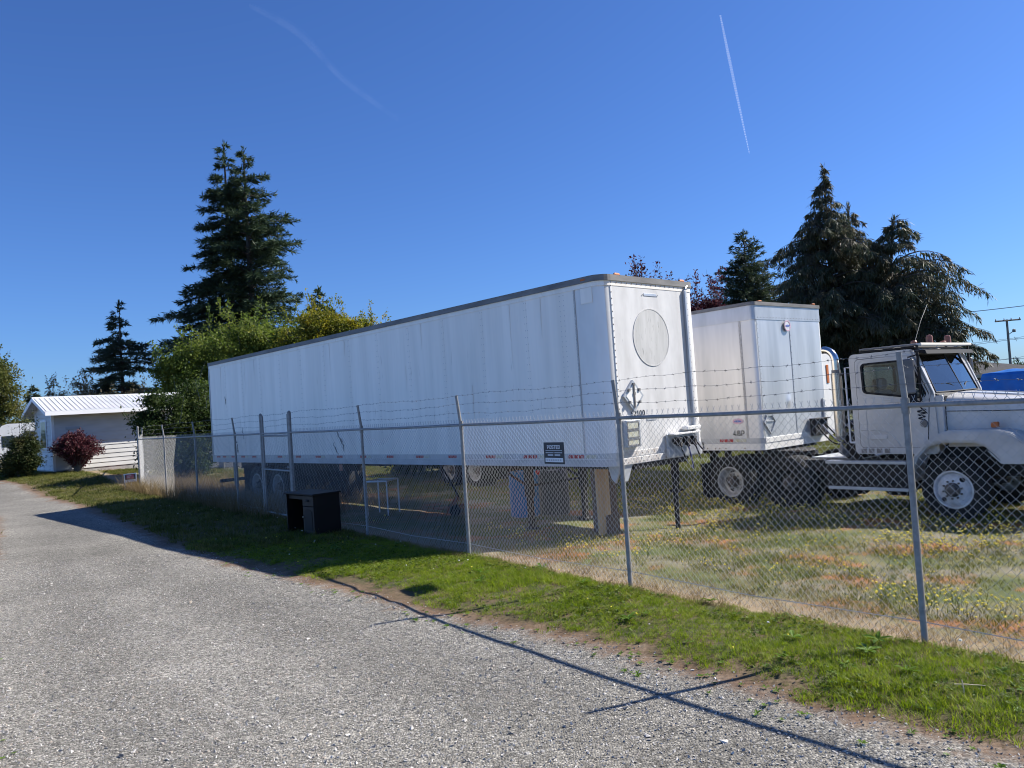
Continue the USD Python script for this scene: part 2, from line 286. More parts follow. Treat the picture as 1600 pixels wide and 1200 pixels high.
def graded(lo, f0, f1, hi, fine, grow=1.16):
    a = list(np.arange(f0, f1+1e-6, fine)); st = fine
    while a[-1] < hi: st *= grow; a.append(a[-1]+st)
    st = fine; b = [f0]
    while b[-1] > lo: st *= grow; b.append(b[-1]-st)
    return np.array(sorted(set(np.round(b+a, 5))))
gx = graded(-900, -9, 7, 900, .12); gy = graded(-60, 2.5, 16, 1500, .12)
GX, GY = np.meshgrid(gx, gy, indexing='ij'); DR = droad(GX, GY); SF = sfence(GX, GY)
wob = meshkit.fbm(np.stack([GX*1.3, GY*1.3, GX*0], -1), 4, 8)-.5
near = np.hypot(GX, GY) < 22
bumpy = np.where(DR > .1, .012*(meshkit.fbm(np.stack([GX*1.6, GY*1.6, GX*0], -1), 3, 2)-.5), .05*(meshkit.fbm(np.stack([GX*2.2, GY*2.2, GX*0], -1), 3, 4)-.5))
GZ = H(GX, GY)+bumpy*near+.035*sstep(-DR, .1, .6)*(1-sstep(SF, -.3, .1))-.02*sstep(DR, 0, 1.0)
nx, ny = GX.shape
idx = (np.arange(nx)[:, None]*ny+np.arange(ny)[None]); q = np.stack([idx[:-1, :-1], idx[1:, :-1], idx[1:, 1:], idx[:-1, 1:]], -1).reshape(-1, 4)
V = np.stack([GX, GY, GZ], -1).reshape(-1, 3)
def ground_part(name, sel, mat, **kw):
    f = q[sel]; f = np.vstack([f[:, [0, 1, 2]], f[:, [0, 2, 3]]]); u, inv = np.unique(f, return_inverse=True)
    n = top(name, (V[u], inv.reshape(-1, 3)), mat, kind='structure', smooth=True)
    m = UsdGeom.PrimvarsAPI(n.prim)
    for k, a in (('droad', DR), ('sfence', SF)): m.CreatePrimvar(k, Sdf.ValueTypeNames.FloatArray, 'vertex').Set(Vt.FloatArray.FromNumpy(a.reshape(-1)[u].astype(np.float32)))
    return n
def ground_mat(name):
    n = {'g': ('geometry', {}), 'ar': ('attribute', {'attribute': 'droad'}), 'as': ('attribute', {'attribute': 'sfence'}),
         # gravel
         'v1': ('voronoi_texture', {'scale': 64.0}), 'sv': ('separate_color', {}), 'gr': ('rgb_ramp', {'ramp': [(0, (.03, .029, .026)), (.22, (.10, .096, .086)), (.6, (.215, .204, .182)), (.84, (.33, .315, .28)), (1, (.56, .53, .47))]}),
         'v2': ('voronoi_texture', {'scale': 150.0}), 'sv2': ('separate_color', {}), 'g2': ('rgb_ramp', {'ramp': [(0, (.07, .067, .06)), (.6, (.20, .19, .17)), (1, (.38, .36, .32))]}), 'gm': ('mix_color', {'fac': .38}),
         'nl': ('noise_texture', {'scale': .55, 'detail': 5, 'roughness': .6}), 'rl': ('rgb_ramp', {'ramp': [(.3, (.70, .69, .665)), (.7, (1.08, 1.065, 1.03))]}), 'gt': ('mix_color', {'blend_type': 'multiply', 'fac': 1.0, 'use_clamp': False}), 'wt1': ('math', {'math_type': 'multiply_add', 'value2': 3.7}), 'wt0': ('math', {'math_type': 'multiply', 'value2': 2.2}), 'wt2': ('math', {'math_type': 'sine'}), 'wt3': ('map_range', {'from_min': -1, 'from_max': 1, 'to_min': .87, 'to_max': 1.10, 'clamp': True}), 'gt2': ('mix_color', {'blend_type': 'multiply', 'fac': 1.0, 'use_clamp': False}),
         # verge soil
         'nv': ('noise_texture', {'scale': 3.2, 'detail': 8, 'roughness': .7}), 'rv': ('rgb_ramp', {'ramp': [(.3, (.052, .058, .022)), (.45, (.085, .085, .035)), (.56, (.12, .085, .045)), (.7, (.19, .145, .09))]}),
         'be': ('rgb_ramp', {'ramp': [(.3, (.09, .052, .033)), (.5, (.16, .10, .062)), (.7, (.24, .18, .125))]}), 'ed': ('map_range', {'from_min': -.42, 'from_max': -.05, 'clamp': True}), 've': ('mix_color', {}),
         # yard soil
         'ny': ('noise_texture', {'scale': .9, 'detail': 8, 'roughness': .68}), 'ry': ('rgb_ramp', {'ramp': [(.3, (.05, .066, .016)), (.44, (.09, .105, .028)), (.52, (.145, .13, .055)), (.58, (.185, .165, .115)), (.64, (.20, .155, .08)), (.76, (.095, .098, .03))]}),
         'no': ('noise_texture', {'scale': .75, 'detail': 7, 'roughness': .65}), 'mo': ('map_range', {'from_min': .525, 'from_max': .60, 'to_max': .85, 'clamp': True}), 'yo': ('mix_color', {'b': (.30, .115, .04)}),
         'dw': ('map_range', {'from_min': 6, 'from_max': 13, 'clamp': True}), 'yf': ('mix_color', {'b': (.085, .095, .03)}),
         'df': ('map_range', {'from_min': .75, 'from_max': .1, 'clamp': True}), 'yd': ('mix_color', {'b': (.27, .205, .13)}),
         'fine': ('noise_texture', {'scale': 26, 'detail': 5, 'roughness': .8}), 'rf': ('rgb_ramp', {'ramp': [(.25, (.45, .45, .45)), (.75, (1.5, 1.5, 1.5))]}), 'fm': ('mix_color', {'blend_type': 'multiply', 'fac': .85, 'use_clamp': False}), 
         # masks
         'nb': ('noise_texture', {'scale': 4.5, 'detail': 8, 'roughness': .75}), 'w1': ('math', {'math_type': 'multiply_add', 'value2': .9, 'value3': -.45}), 'a1': ('math', {'math_type': 'add'}), 'm1': ('map_range', {'from_min': -.10, 'from_max': .16, 'clamp': True}),
         'a2': ('math', {'math_type': 'add'}), 'm2': ('map_range', {'from_min': -.22, 'from_max': .02, 'clamp': True}), 'mixs': ('mix_color', {}), 'mixr': ('mix_color', {}),
         'bh': ('bump', {'strength': 1.0, 'distance': .008}), 'hm': ('mix_float', {}), 'iv': ('math', {'math_type': 'subtract', 'value1': 1.0}), 'p': ('principled_bsdf', {'roughness': .9, 'specular_ior_level': .25})}
    l = [('g.position', x+'.vector') for x in ('v1', 'v2', 'nl', 'nv', 'ny', 'no', 'fine', 'nb')]
    l += [('v1.color', 'sv.color'), ('sv.r', 'gr.fac'), ('v2.color', 'sv2.color'), ('sv2.g', 'g2.fac'), ('gr.color', 'gm.a'), ('g2.color', 'gm.b'), ('nl.fac', 'rl.fac'), ('gm.result', 'gt.a'), ('rl.color', 'gt.b'), ('nl.fac', 'wt0.value1'), ('ar.fac', 'wt1.value1'), ('wt0.value', 'wt1.value3'), ('wt1.value', 'wt2.value1'), ('wt2.value', 'wt3.value'), ('gt.result', 'gt2.a'), ('wt3.result', 'gt2.b'),
          ('nv.fac', 'rv.fac'), ('nv.fac', 'be.fac'), ('ar.fac', 'ed.value'), ('ed.result', 've.fac'), ('rv.color', 've.a'), ('be.color', 've.b'),
          ('ny.fac', 'ry.fac'), ('no.fac', 'mo.value'), ('mo.result', 'yo.fac'), ('ry.color', 'yo.a'), ('as.fac', 'dw.value'), ('dw.result', 'yf.fac'), ('yo.result', 'yf.a'), ('as.fac', 'df.value'), ('df.result', 'yd.fac'), ('yf.result', 'yd.a'),
          ('nb.fac', 'w1.value1'), ('ar.fac', 'a1.value1'), ('w1.value', 'a1.value2'), ('a1.value', 'm1.value'), ('as.fac', 'a2.value1'), ('w1.value', 'a2.value2'), ('a2.value', 'm2.value'),
          ('m2.result', 'mixs.fac'), ('ve.result', 'mixs.a'), ('yd.result', 'mixs.b'), ('fine.fac', 'rf.fac'), ('mixs.result', 'fm.a'), ('rf.color', 'fm.b'), ('m1.result', 'mixr.fac'), ('fm.result', 'mixr.a'), ('gt2.result', 'mixr.b'), ('mixr.result', 'p.base_color'),
          ('v1.distance', 'iv.value2'), ('m1.result', 'hm.fac'), ('fine.fac', 'hm.a'), ('iv.value', 'hm.b'), ('hm.result', 'bh.height'), ('bh.normal', 'p.normal')]
    return usdkit.material(stage, LK+name, n, l, surface='p.BSDF')
M['ground'] = ground_mat('gravel_and_grassy_soil')
qc = q[:, 0]; dq = DR.reshape(-1)[qc]; sq = SF.reshape(-1)[qc]
ground_part('gravel_road', dq > 0, M['ground'])
ground_part('grass_verge_soil', (dq <= 0) & (sq < 0), M['ground'])
ground_part('yard_ground', (dq <= 0) & (sq >= 0), M['ground'])

# ---------------------------------------------------------------- chain link fence
fence = thing('chain_link_fence', 'long galvanised chain link fence with three barbed wire strands along the yard', 'fence')
RAIL = 1.80
def fpt(s, z=0.0, off=0.0): xy = P9+FD*s-FN*off; return np.array([xy[0], xy[1], z+0.0])
def s_at(px, py):
    d = ray(px, py); k = -CAM_Z/d[2]; return afence(d[0]*k, d[1]*k)
S4, S5 = s_at(421, 806), None
for s in np.linspace(9.5, 14, 400):
    Q = fpt(s, 1.0)-np.array([0, 0, CAM_Z]); 
    if 800+FPX*(Q@RT)/(Q@fw) < 457: S5 = s; break
posts = [-6.1, -3.05, 0, 3.05, 6.1, 9.15, S5, S4, 15.816, 19.185, 22.541, 26.1]
lean = {0: (.0, .02), 3.05: (-.01, .03)}
rng = np.random.default_rng(5)
def fz(s): p = fpt(s); return float(H(p[0], p[1]))
for s in posts:
    big = s in (S4, S5, 26.1); r = .036 if big else .0245; z0 = fz(s)-.1
    pts = [fpt(s, z0), fpt(s, RAIL)] ; tilt = rng.normal(0, .008)
    if big: pts.append(fpt(s, 2.2))
    else: pts += [fpt(s+tilt, RAIL+.03, -.0), fpt(s+tilt, 2.21, .045)]
    po = part(fence, 'post', tube(pts, [r]*2+([r] if big else [r*.95, r*.8]), 10), M['galv'], smooth=40)
    caps = [tube([fpt(s, RAIL-.06), fpt(s, RAIL+.055)], r+.006, 10)] if not big else [lathe([(0, .045), (r*.7, .035), (r+.004, 0), (r+.004, -.03)], 10, 'z', fpt(s, 2.2))]
    for zz in (.25, .7, 1.15, 1.5): caps.append(tube([fpt(s, zz), fpt(s, zz+.018)], r+.004, 8))
    part(po, 'fitting', J(*caps), M['galv'], kind='stuff')
part(fence, 'tension_wire', J(*[tube([fpt(a, .17+fz(a)), fpt((a+b)/2, .14+fz(a)), fpt(b, .17+fz(b))], .0035, 4) for a, b in zip(posts[:-1], posts[1:]) if (a, b) != (S5, S4)]), M['wire'])
for a, b in zip(posts[:-1], posts[1:]):
    part(fence, 'top_rail', tube([fpt(a, RAIL), fpt((a+b)/2, RAIL-.006), fpt(b, RAIL)], .0195, 10), M['galv'], smooth=40)
PITCHW, DIAM = .0705, .0705
def chain(s0, s1, zt, zbf, pt, barbs=True, wr=.0019):
    """woven diamonds: each wire zigzags down, hooked into its neighbours"""
    n = int(round((s1-s0)/(PITCHW/2)/1)); out = []; w = (s1-s0)/n; K = int((zt+.04-zbf((s0+s1)/2))/(DIAM/2)); sides = 3
    VV, FF, base = [], [], 0
    for i in range(n):
        k = np.arange(K+1); side = (k+i) % 2; s = s0+(i+side)*w; z = zt+.035-k*DIAM/2; jz = .004*np.sin(k*.7+i*1.3); off = np.where(side == 0, .004, -.004)+.006*np.sin(s*2.1+z*1.7)
        P = np.stack([pt(a, zz, o) for a, zz, o in zip(s, z+jz, off)])
        if barbs:
            P = np.vstack([pt(s[0]+.012*(1 if side[0] else -1), zt+.075, 0), P])
        v, f = tube(P, wr, sides, cap=False); VV.append(v); FF.append(f+base); base += len(v)
    return np.vstack(VV), np.vstack(FF)
for a, b in zip(posts[:-1], posts[1:]):
    if (a, b) == (S5, S4): continue
    part(fence, 'chain_link_mesh', chain(a+.03, b-.03, RAIL, lambda s: fz(s)+.01, fpt, wr=.0021 if a < 10 else .0022), M['wire'], smooth=True)
def barbed(pt, s0, s1, zz, seed, sp=.125):
    r = np.random.default_rng(seed); n = int((s1-s0)/.25); S = np.linspace(s0, s1, n); ms = []
    sag = lambda s: .012*np.sin(s*2.06+seed)+.006*np.sin(s*9.0+seed)
    P = np.stack([pt(s, zz(s)+sag(s), .04) for s in S]); ms.append(tube(P, .0013, 4))
    for s in np.arange(s0+.06, s1, sp):
        s += r.uniform(-.01, .01); c = pt(s, zz(s)+sag(s), .04); e = np.array([FD[0], FD[1], 0]); 
        ms.append(tube([c-e*.009, c+e*.009], .0030, 4))
        for q_ in range(2):
            d = nrm(r.normal(size=3))*.017; ms.append(tube([c-d, c+d], .0013, 3, False))
    return J(*ms)
for k, dz in enumerate((.15, .275, .40)):
    part(fence, 'barbed_wire', barbed(fpt, -6.1, 26.1, lambda s: RAIL+dz, k+1), M['barb'])
# return run of the fence from the far corner, seen nearly end on, and the back fence of the yard
C0 = fpt(26.1); rd = nrm(np.array([-.392, .92, 0]))
def rpt(s, z=0.0, off=0.0): return C0+rd*s+np.array([rd[1], -rd[0], 0])*off+np.array([0, 0, z])
rz = lambda s: float(H(*rpt(s)[:2]))
back = thing('return_fence', 'galvanised chain link fence run going back from the far left corner post', 'fence')
for s in (3.1, 6.2, 9.3): part(back, 'post', tube([rpt(s, rz(s)-.1), rpt(s, 2.2)], .028, 8), M['galv'], smooth=40)
for a, b in ((0, 3.1), (3.1, 6.2), (6.2, 9.3)):
    part(back, 'top_rail', tube([rpt(a+.03, RAIL), rpt(b, RAIL+.15)], .022, 8), M['galv'], smooth=40)
    part(back, 'chain_link_mesh', chain(a+.05, b-.03, RAIL, lambda s: rz(s)+.01, rpt, wr=.003), M['wire'])
B0 = rpt(9.3); bd = nrm(np.array([.80, .32, 0]))
def bpt(s, z=0.0, off=0.0): return B0+bd*s+np.array([bd[1], -bd[0], 0])*off+np.array([0, 0, z])
bz = lambda s: float(H(*bpt(s)[:2]))
rear = thing('rear_fence', 'galvanised chain link fence across the back of the yard behind the long trailer', 'fence')
for i in range(4):
    a, b = i*3.1, i*3.1+3.1
    part(rear, 'post', tube([bpt(b, bz(b)-.1), bpt(b, bz(b)+2.2)], .028, 8), M['galv'], smooth=40)
    part(rear, 'top_rail', tube([bpt(a, bz(a)+RAIL), bpt(b, bz(b)+RAIL)], .022, 8), M['galv'], smooth=40)
    part(rear, 'chain_link_mesh', chain(a+.05, b-.03, RAIL+bz((a+b)/2), lambda s: bz(s)+.01, bpt, wr=.003), M['wire'])
# gate between the two heavy posts
gate = thing('pedestrian_gate', 'narrow galvanised gate without mesh between the two heavy fence posts left of the desk', 'gate')
ga, gb = S5+.085, S4-.085
for s in (ga, gb): part(gate, 'stile', tube([fpt(s, .06), fpt(s, 2.18)], .024, 10), M['galv'], smooth=40)
for z in (.10, 1.02, 1.74): part(gate, 'cross_bar', tube([fpt(ga, z), fpt(gb, z+.01)], .019, 8), M['galv'], smooth=40)
part(gate, 'chain_link_mesh', chain(ga+.03, gb-.03, 1.72, lambda s: .1, fpt, wr=.0021), M['wire'])
for z in (.5, 1.5): part(gate, 'hinge', box(*sorted((fpt(S4, 0)[0], fpt(gb, 0)[0])), *sorted((fpt(S4, 0)[1], fpt(gb, 0)[1])), z, z+.05), M['galv'])
part(gate, 'latch', tr(box(-.06, .06, -.02, .02, -.02, .02, .005), fpt(ga-.02, 1.1, .02)), M['galv'])

# signs
def sign_frame(px0, s):
    pass
fnrm = np.array([-FN[0], -FN[1], 0]); fx = np.array([-FD[0], -FD[1], 0]); FZ = np.array([0, 0, 1.])
pl = fpt(0, 0, .02); nn = np.array([FN[0], FN[1], 0])
tl, trr, bl = on_plane(849, 692, pl, nn), on_plane(880.5, 690, pl, nn), on_plane(851, 725.5, pl, nn)
SW, SH = float(np.linalg.norm(trr-tl)), float(np.linalg.norm(bl-tl)); sc = (trr+bl)/2
Rs = np.stack([fx, nrm(tl-bl), np.cross(fx, nrm(tl-bl))], 1)
sg = thing('posted_sign', 'black and white POSTED sign wired to the fence in front of the white trailer', 'sign', sc)
def sgp(name, m, mat): return part(sg, name, tr(m, (0, 0, 0), Rs), mat)
sgp('panel', box(-SW/2, SW/2, -SH/2, SH/2, -.004, 0, .002), M['sign_black'])
for (x0, x1, y0, y1) in ((-.44, .44, .18, .42), (-.44, -.14, -.08, .08), (-.06, .44, -.08, .08)): pass
sgp('lettering', text('POSTED', SH*.17, np.eye(3), (0, SH*.28, .001), .003, True), M['sign_white'])
sgp('printed_band', J(box(-SW*.40, -SW*.02, -SH*.0, SH*.045, 0, .003), box(SW*.03, SW*.40, SH*.0, SH*.045, 0, .003), box(-SW*.40, SW*.40, SH*.10, SH*.135, 0, .003)), M['sign_grey'])
sgp('printed_box', J(box(-SW*.30, -SW*.04, -SH*.13, -SH*.045, 0, .003), box(SW*.04, SW*.30, -SH*.13, -SH*.045, 0, .003)), M['sign_grey'])
sgp('white_strip', box(-SW*.43, SW*.43, -SH*.41, -SH*.22, 0, .003), M['sign_white'])
sgp('strip_print', J(*[box(-SW*.38+i*SW*.11, -SW*.31+i*SW*.11, -SH*.36, -SH*.28, .003, .0045) for i in range(7)]), M['sign_grey'])
c = at_depth(203.5, 746.5, 27.4); Rr = np.stack([nrm([.96, .02, .045]), nrm([-.045, 0, 1]), nrm([-.05, -1, 0])], 1)
rs = thing('red_lawn_sign', 'small tilted red and black sign with a white frame on a lawn stake', 'sign', c)
def rp(name, m, mat): return part(rs, name, tr(m, (0, 0, 0), Rr), mat)
rp('panel', box(-.22, .22, -.15, .15, -.008, 0), M['sign_white'])
rp('black_field', box(-.185, .185, -.06, .125, 0, .004), M['sign_black'])
rp('red_field', box(-.125, .125, -.045, .11, .004, .008), M['sign_red'])
rp('red_print', J(box(-.09, .05, .06, .075, .008, .010), box(-.1, .0, .0, .015, .008, .010)), M['sign_grey'])
rp('stake', J(box(-.012, .012, -.75, -.0, -.03, -.008), box(-.23, -.2, -.65, .0, -.03, -.01)), M['galv'])
# ---------------------------------------------------------------- trailers
def wheel_parts(parent, cx, yo, cz, side, r=.5, front=False, rimmat='wheel_grey', dual=True):
    """side -1: outer face towards -y at y=yo. Tyre is the part; rim, hub, nuts and hand holes are its pieces."""
    d = -side   # direction inwards
    prof = [(.285, .03), (.31, .01), (.36, -.005), (.43, .0), (.475, .015), (.497, .04), (.5, .07)]
    for g in (.09, .14, .19): prof += [(.5, g-.012), (.488, g-.008), (.488, g+.008), (.5, g+.012)]
    prof += [(.5, .24), (.48, .27), (.40, .285), (.285, .26)]
    k = r/.5
    ty = lathe([(a*k, b*d) for a, b in prof], 40, 'y', (cx, yo, cz))
    if dual: ty = J(ty, lathe([(.285*k, .33*d), (.4*k, .31*d), (.48*k, .33*d), (.5*k, .37*d), (.5*k, .55*d), (.47*k, .58*d), (.285*k, .56*d)], 40, 'y', (cx, yo, cz)))
    W = part(parent, 'wheel', ty, M['rubber'], smooth=35)
    rr = .295*k
    if front: rp_ = [(rr, .035), (rr+.008, .015), (rr-.012, .012), (rr-.025, .035), (rr-.035, .06), (rr-.06, .035), (.21*k, .012), (.15*k, .0), (.10*k, -.005), (.0, -.005)]
    else: rp_ = [(rr, .035), (rr+.008, .015), (rr-.012, .012), (rr-.03, .04), (rr-.04, .10), (rr-.055, .15), (.20*k, .175), (.16*k, .15), (.11*k, .145), (0, .145)]
    part(W, 'rim', lathe([(a, b*d) for a, b in rp_], 36, 'y', (cx, yo, cz)), M[rimmat], smooth=30)
    if front:
        part(W, 'hub', lathe([(.115*k, -.0), (.113*k, -.03), (.085*k, -.05), (.08*k, -.085), (.06*k, -.1), (0, -.102)] if d > 0 else [(.115*k, .0), (.113*k, .03), (.085*k, .05), (.08*k, .085), (.06*k, .1), (0, .102)], 20, 'y', (cx, yo, cz)), M['hub'], smooth=40)
    else:
        part(W, 'hub', lathe([(a, b*d) for a, b in [(.12*k, .14), (.115*k, .08), (.09*k, .04), (.08*k, .0), (.055*k, -.02), (0, -.022)]], 16, 'y', (cx, yo, cz)), M['hub'], smooth=40)
    nuts = []; yn = yo+(.005 if front else .145)*d
    for i in range(10):
        a = i*2*pi/10+.2; nuts.append(cyl((cx+.142*k*cos(a), yn, cz+.142*k*sin(a)), (cx+.142*k*cos(a), yn-.028*d, cz+.142*k*sin(a)), .017, 6))
    part(W, 'lug_nuts', J(*nuts), M['hub'], kind='stuff')
    holes = []; 
    for i in range(2 if front else 5):
        a = (math.radians(48)+i*pi) if front else i*2*pi/5+.5
        rh = .213*k if front else .2*k; y0 = yo+(.012 if front else .172)*d
        el = [(cx+rh*cos(a)+.034*k*cos(t)*cos(a)-.042*k*sin(t)*sin(a), cz+rh*sin(a)+.034*k*cos(t)*sin(a)+.042*k*sin(t)*cos(a)) for t in np.arange(14)*2*pi/14]
        holes.append(prism(el, y0-.006*d, y0+.02*d))
    part(W, 'hand_holes', J(*holes), M['trim_black'])
    return W
def rivet_dome(c, n, r):
    n = nrm(n); a = nrm(np.cross(n, [0.31, .2, .93])); b = np.cross(n, a); t = np.arange(6)*2*pi/6
    ring = np.asarray(c)+r*(np.cos(t)[:, None]*a+np.sin(t)[:, None]*b); ring2 = np.asarray(c)+n*r*.55+.55*r*(np.cos(t)[:, None]*a+np.sin(t)[:, None]*b)
    v = np.vstack([ring, ring2, np.asarray(c)+n*r*.7]); f = []
    for i in range(6): j = (i+1) % 6; f += [(i, j, 6+j), (i, 6+j, 6+i), (6+i, 6+j, 12)]
    return v, np.array(f)
def rivets(cs, n, r): return J(*[rivet_dome(c, n, r) for c in cs])
def trailer_shell(T, L, Wd, zb, zt, rc, seam_x, npan, matside, matfront, hb=.30, ht=.16, buckle=0.0):
    """x forward from 0 (front) to -L, y from 0 (near side) to Wd"""
    xs = np.linspace(-seam_x, -L, npan+1)
    for side, y0, sg in ((0, 0.0, -1), (1, Wd, 1)):
        for i in range(npan):
            a, b = xs[i], xs[i+1]
            if side == 0:
                nxp, nzp = 6, 8; X = np.linspace(b+.006, a-.006, nxp); Z = np.linspace(zb+hb, zt-ht, nzp); GXX, GZZ = np.meshgrid(X, Z, indexing='ij')
                bul = .003*np.sin(pi*(GXX-b)/(a-b))*(meshkit.noise(np.stack([GXX*.9, GZZ*.6, GXX*0], -1), 3)-.2); vv = np.stack([GXX, -bul-.002, GZZ], -1).reshape(-1, 3)
                ii = np.arange(nxp)[:, None]*nzp+np.arange(nzp)[None]; qq = np.stack([ii[:-1, :-1], ii[1:, :-1], ii[1:, 1:], ii[:-1, 1:]], -1).reshape(-1, 4)
                part(T, 'side_panel', J((vv, np.vstack([qq[:, [0, 1, 2]], qq[:, [0, 2, 3]]])), box(b+.006, a-.006, .0005, .03, zb+hb, zt-ht)), M[matside], smooth=30)
                if i: part(T, 'side_seam', box(a-.022, a+.022, -.0035, .0, zb+hb, zt-ht), M[matside])
            else: part(T, 'side_panel', box(b+.003, a-.003, y0-.03, y0, zb+hb, zt-ht), M[matside])
    t = np.linspace(0, pi/2, 7)
    for sd in (0, 1):   # rounded nose corners
        pl_ = [(-seam_x, 0.003)]+[(-rc+rc*sin(a), rc-rc*cos(a)) for a in t]+[(0.0, rc+.012), (-.03, rc+.012), (-.03, rc)]+[(-rc+(rc-.03)*sin(a), rc-(rc-.03)*cos(a)) for a in t[::-1]]+[(-seam_x, .03)]
        if sd: pl_ = [(x, Wd-y) for x, y in pl_]
        part(T, 'nose_corner', prism(pl_, zb+hb*.55, zt-ht*.8, 'z'), M['white_nose'], smooth=35)
    plan = [(-L, 0), (-rc, 0)]+[(-rc+rc*sin(a), rc-rc*cos(a)) for a in t]+[(-rc+rc*cos(a), Wd-rc+rc*sin(a)) for a in t]+[(-L, Wd)]
    P = Polygon(plan)
    ring = lambda o, i: P.buffer(o, join_style=2).difference(P.buffer(-i, join_style=2))
    return P, ring
# --- the long near trailer
TS = .92; TA = .7412; TO = np.array([1.5097, 12.3154]); L1, W1, ZB, ZT = 16.15, 2.58, .74, 4.015
trot = math.atan2(-cos(TA), sin(TA))
T1 = thing('semi_trailer', 'longest white box trailer, nearest the fence, with a grey round patch on its front', 'trailer', (TO[0]*TS, TO[1]*TS, CAM_Z*(1-TS)), trot, scale=TS)
ZB = .949
P, ring = trailer_shell(T1, L1, W1, ZB, ZT, .22, .57, 13, 'white', 'white_front', .215)
part(T1, 'bottom_rail', prism(ring(.012, .05), ZB, ZB+.115, 'z'), M['rub_rail'])
part(T1, 'rub_rail', J(prism(ring(.006, .05), ZB+.117, ZB+.215, 'z')), M['aluminium'])
part(T1, 'top_rail', prism(ring(.010, .05), ZT-.165, ZT-.085, 'z'), M['white'])
part(T1, 'roof_edge', prism(ring(.03, .06), ZT-.085, ZT+.012, 'z'), M['rail_dark'])
part(T1, 'roof', prism(P.buffer(-.05), ZT-.03, ZT+.006, 'z'), M['aluminium'])
part(T1, 'floor', prism(P.buffer(-.06), ZB+.08, ZB+.14, 'z'), M['dark_wood'])
fz0, fz1 = ZB+.215, ZT-.165
part(T1, 'front_panel', box(-.03, .004, .232, W1-.232, fz0, fz1), M['white_front'])
part(T1, 'front_sill', J(box(0, .016, .215, W1-.215, ZB+.005, ZB+.110, .004), box(.0, .012, .215, W1-.215, ZB+.12, ZB+.213, .003)), stdmat('stained_front_sill', (.62, .59, .55), (.44, .40, .36), 3, .5, spots=(.22, .17, .13), spot_scale=9, spot_at=.62))
part(T1, 'corner_strip', box(-.001, .010, .218, .255, fz0, fz1, .003), M['white_nose'])
part(T1, 'corner_strip', box(-.001, .010, W1-.30, W1-.26, fz0, fz1, .003), M['white_nose'])
part(T1, 'conduit', J(box(.004, .055, 2.185, 2.245, 1.30, 3.86, .008), tube([(.03, 2.215, 3.84), (.04, 2.24, 3.90), (.03, 2.30, 3.95)], .02, 6)), M['aluminium'])
zz = np.arange(fz0+.06, fz1, .105)
part(T1, 'rivets', J(rivets([(.010, .237, z) for z in zz], (1, 0, 0), .0125), rivets([(.010, W1-.28, z) for z in zz], (1, 0, 0), .0125),
    rivets([(.012, y, ZT-.11) for y in np.arange(.25, W1-.2, .13)], (1, 0, 0), .0125), rivets([(.018, y, ZB+.035) for y in np.arange(.25, W1-.2, .1)]+[(.018, y, ZB+.085) for y in np.arange(.3, W1-.2, .2)], (1, 0, 0), .011), rivets([(.014, y, ZB+.165) for y in np.arange(.25, W1-.2, .16)], (1, 0, 0), .011)), M['rivet'], kind='stuff')
sv = []
for xx, st in ((-.575, .055), (-.60, .055), (-.83, .085), (-.92, .085)):
    sv += [(xx, -.004, z) for z in np.arange(fz0, fz1, st)]
for i in range(1, 13):
    X0 = -.57-(16.15-.57)/13*i
    for dx in (-.025, .025): sv += [(X0+dx, -.0035, z) for z in np.arange(fz0, fz1, .12)]
part(T1, 'side_rivets', rivets(sv, (0, -1, 0), .008), stdmat('dull_side_rivets', (.42, .41, .40), (.5, .5, .5), 30, .5), kind='stuff')
part(T1, 'corner_seam', box(-.60, -.57, -.006, .0, fz0, fz1), M['seam'])
# front details
t = np.linspace(0, 2*pi, 49)[:-1]
part(T1, 'round_patch', prism([(1.21+.475*cos(a), 3.02+.475*sin(a)) for a in t], .0045, .008, 'x'), stdmat('stained_grey_patch', (.42, .415, .39), (.53, .52, .50), 2.5, .6, stretch=(1, 2.5, .35), spots=(.30, .30, .28), spot_scale=12, spot_at=.6))
part(T1, 'patch_rim', prism(Polygon([(1.21+.49*cos(a), 3.02+.49*sin(a)) for a in t]).difference(Polygon([(1.21+.473*cos(a), 3.02+.473*sin(a)) for a in t])), .0045, .012, 'x'), stdmat('grey_patch_rim', (.45, .44, .42), (.56, .55, .53), 14, .6))
part(T1, 'name_plate', J(box(.004, .012, 1.08, 1.42, 3.72, 3.765, .002), rivets([(.012, 1.05, 3.74), (.012, 1.45, 3.74)], (1, 0, 0), .014)), M['bare_sheet'])
PL = part(T1, 'placard_holder', prism([(.58+a, 2.05+b) for a, b in ((.255, 0), (0, .26), (-.255, 0), (0, -.26))], .005, .045, 'x'), M['bare_sheet'])
part(PL, 'flap', prism([(.58+a, 2.05+b) for a, b in ((.20, .0), (0, .205), (-.20, 0), (0, -.205))], .046, .052, 'x'), M['white_nose'])
part(PL, 'clips', J(box(.052, .066, .566, .594, 1.86, 2.23), *[box(.045, .07, .58+a-.022, .58+a+.022, 2.05+b-.022, 2.05+b+.022) for a, b in ((.13, .1), (-.13, .1), (.13, -.1), (-.13, -.1), (0, .19), (0, .04))]), M['rail_dark'])
RF = np.stack([(0, 1., 0), (0, 0, 1.), (1., 0, 0)], 1)
part(T1, 'unit_number', text('52100', .085, RF, (.006, .70, 1.765), .003, True), M['paint_black'])
PB = part(T1, 'permit_box', box(.004, .10, .275, .62, 1.23, 1.665, .006), M['aluminium'])
part(PB, 'window_frame', J(*[prism(Polygon([(.29, a), (.565, a), (.565, b), (.29, b)]).buffer(.012).difference(Polygon([(.29, a), (.565, a), (.565, b), (.29, b)]).buffer(-.006)), .1, .108, 'x') for a, b in ((1.52, 1.63), (1.385, 1.49), (1.26, 1.35))]), M['rail_dark'])
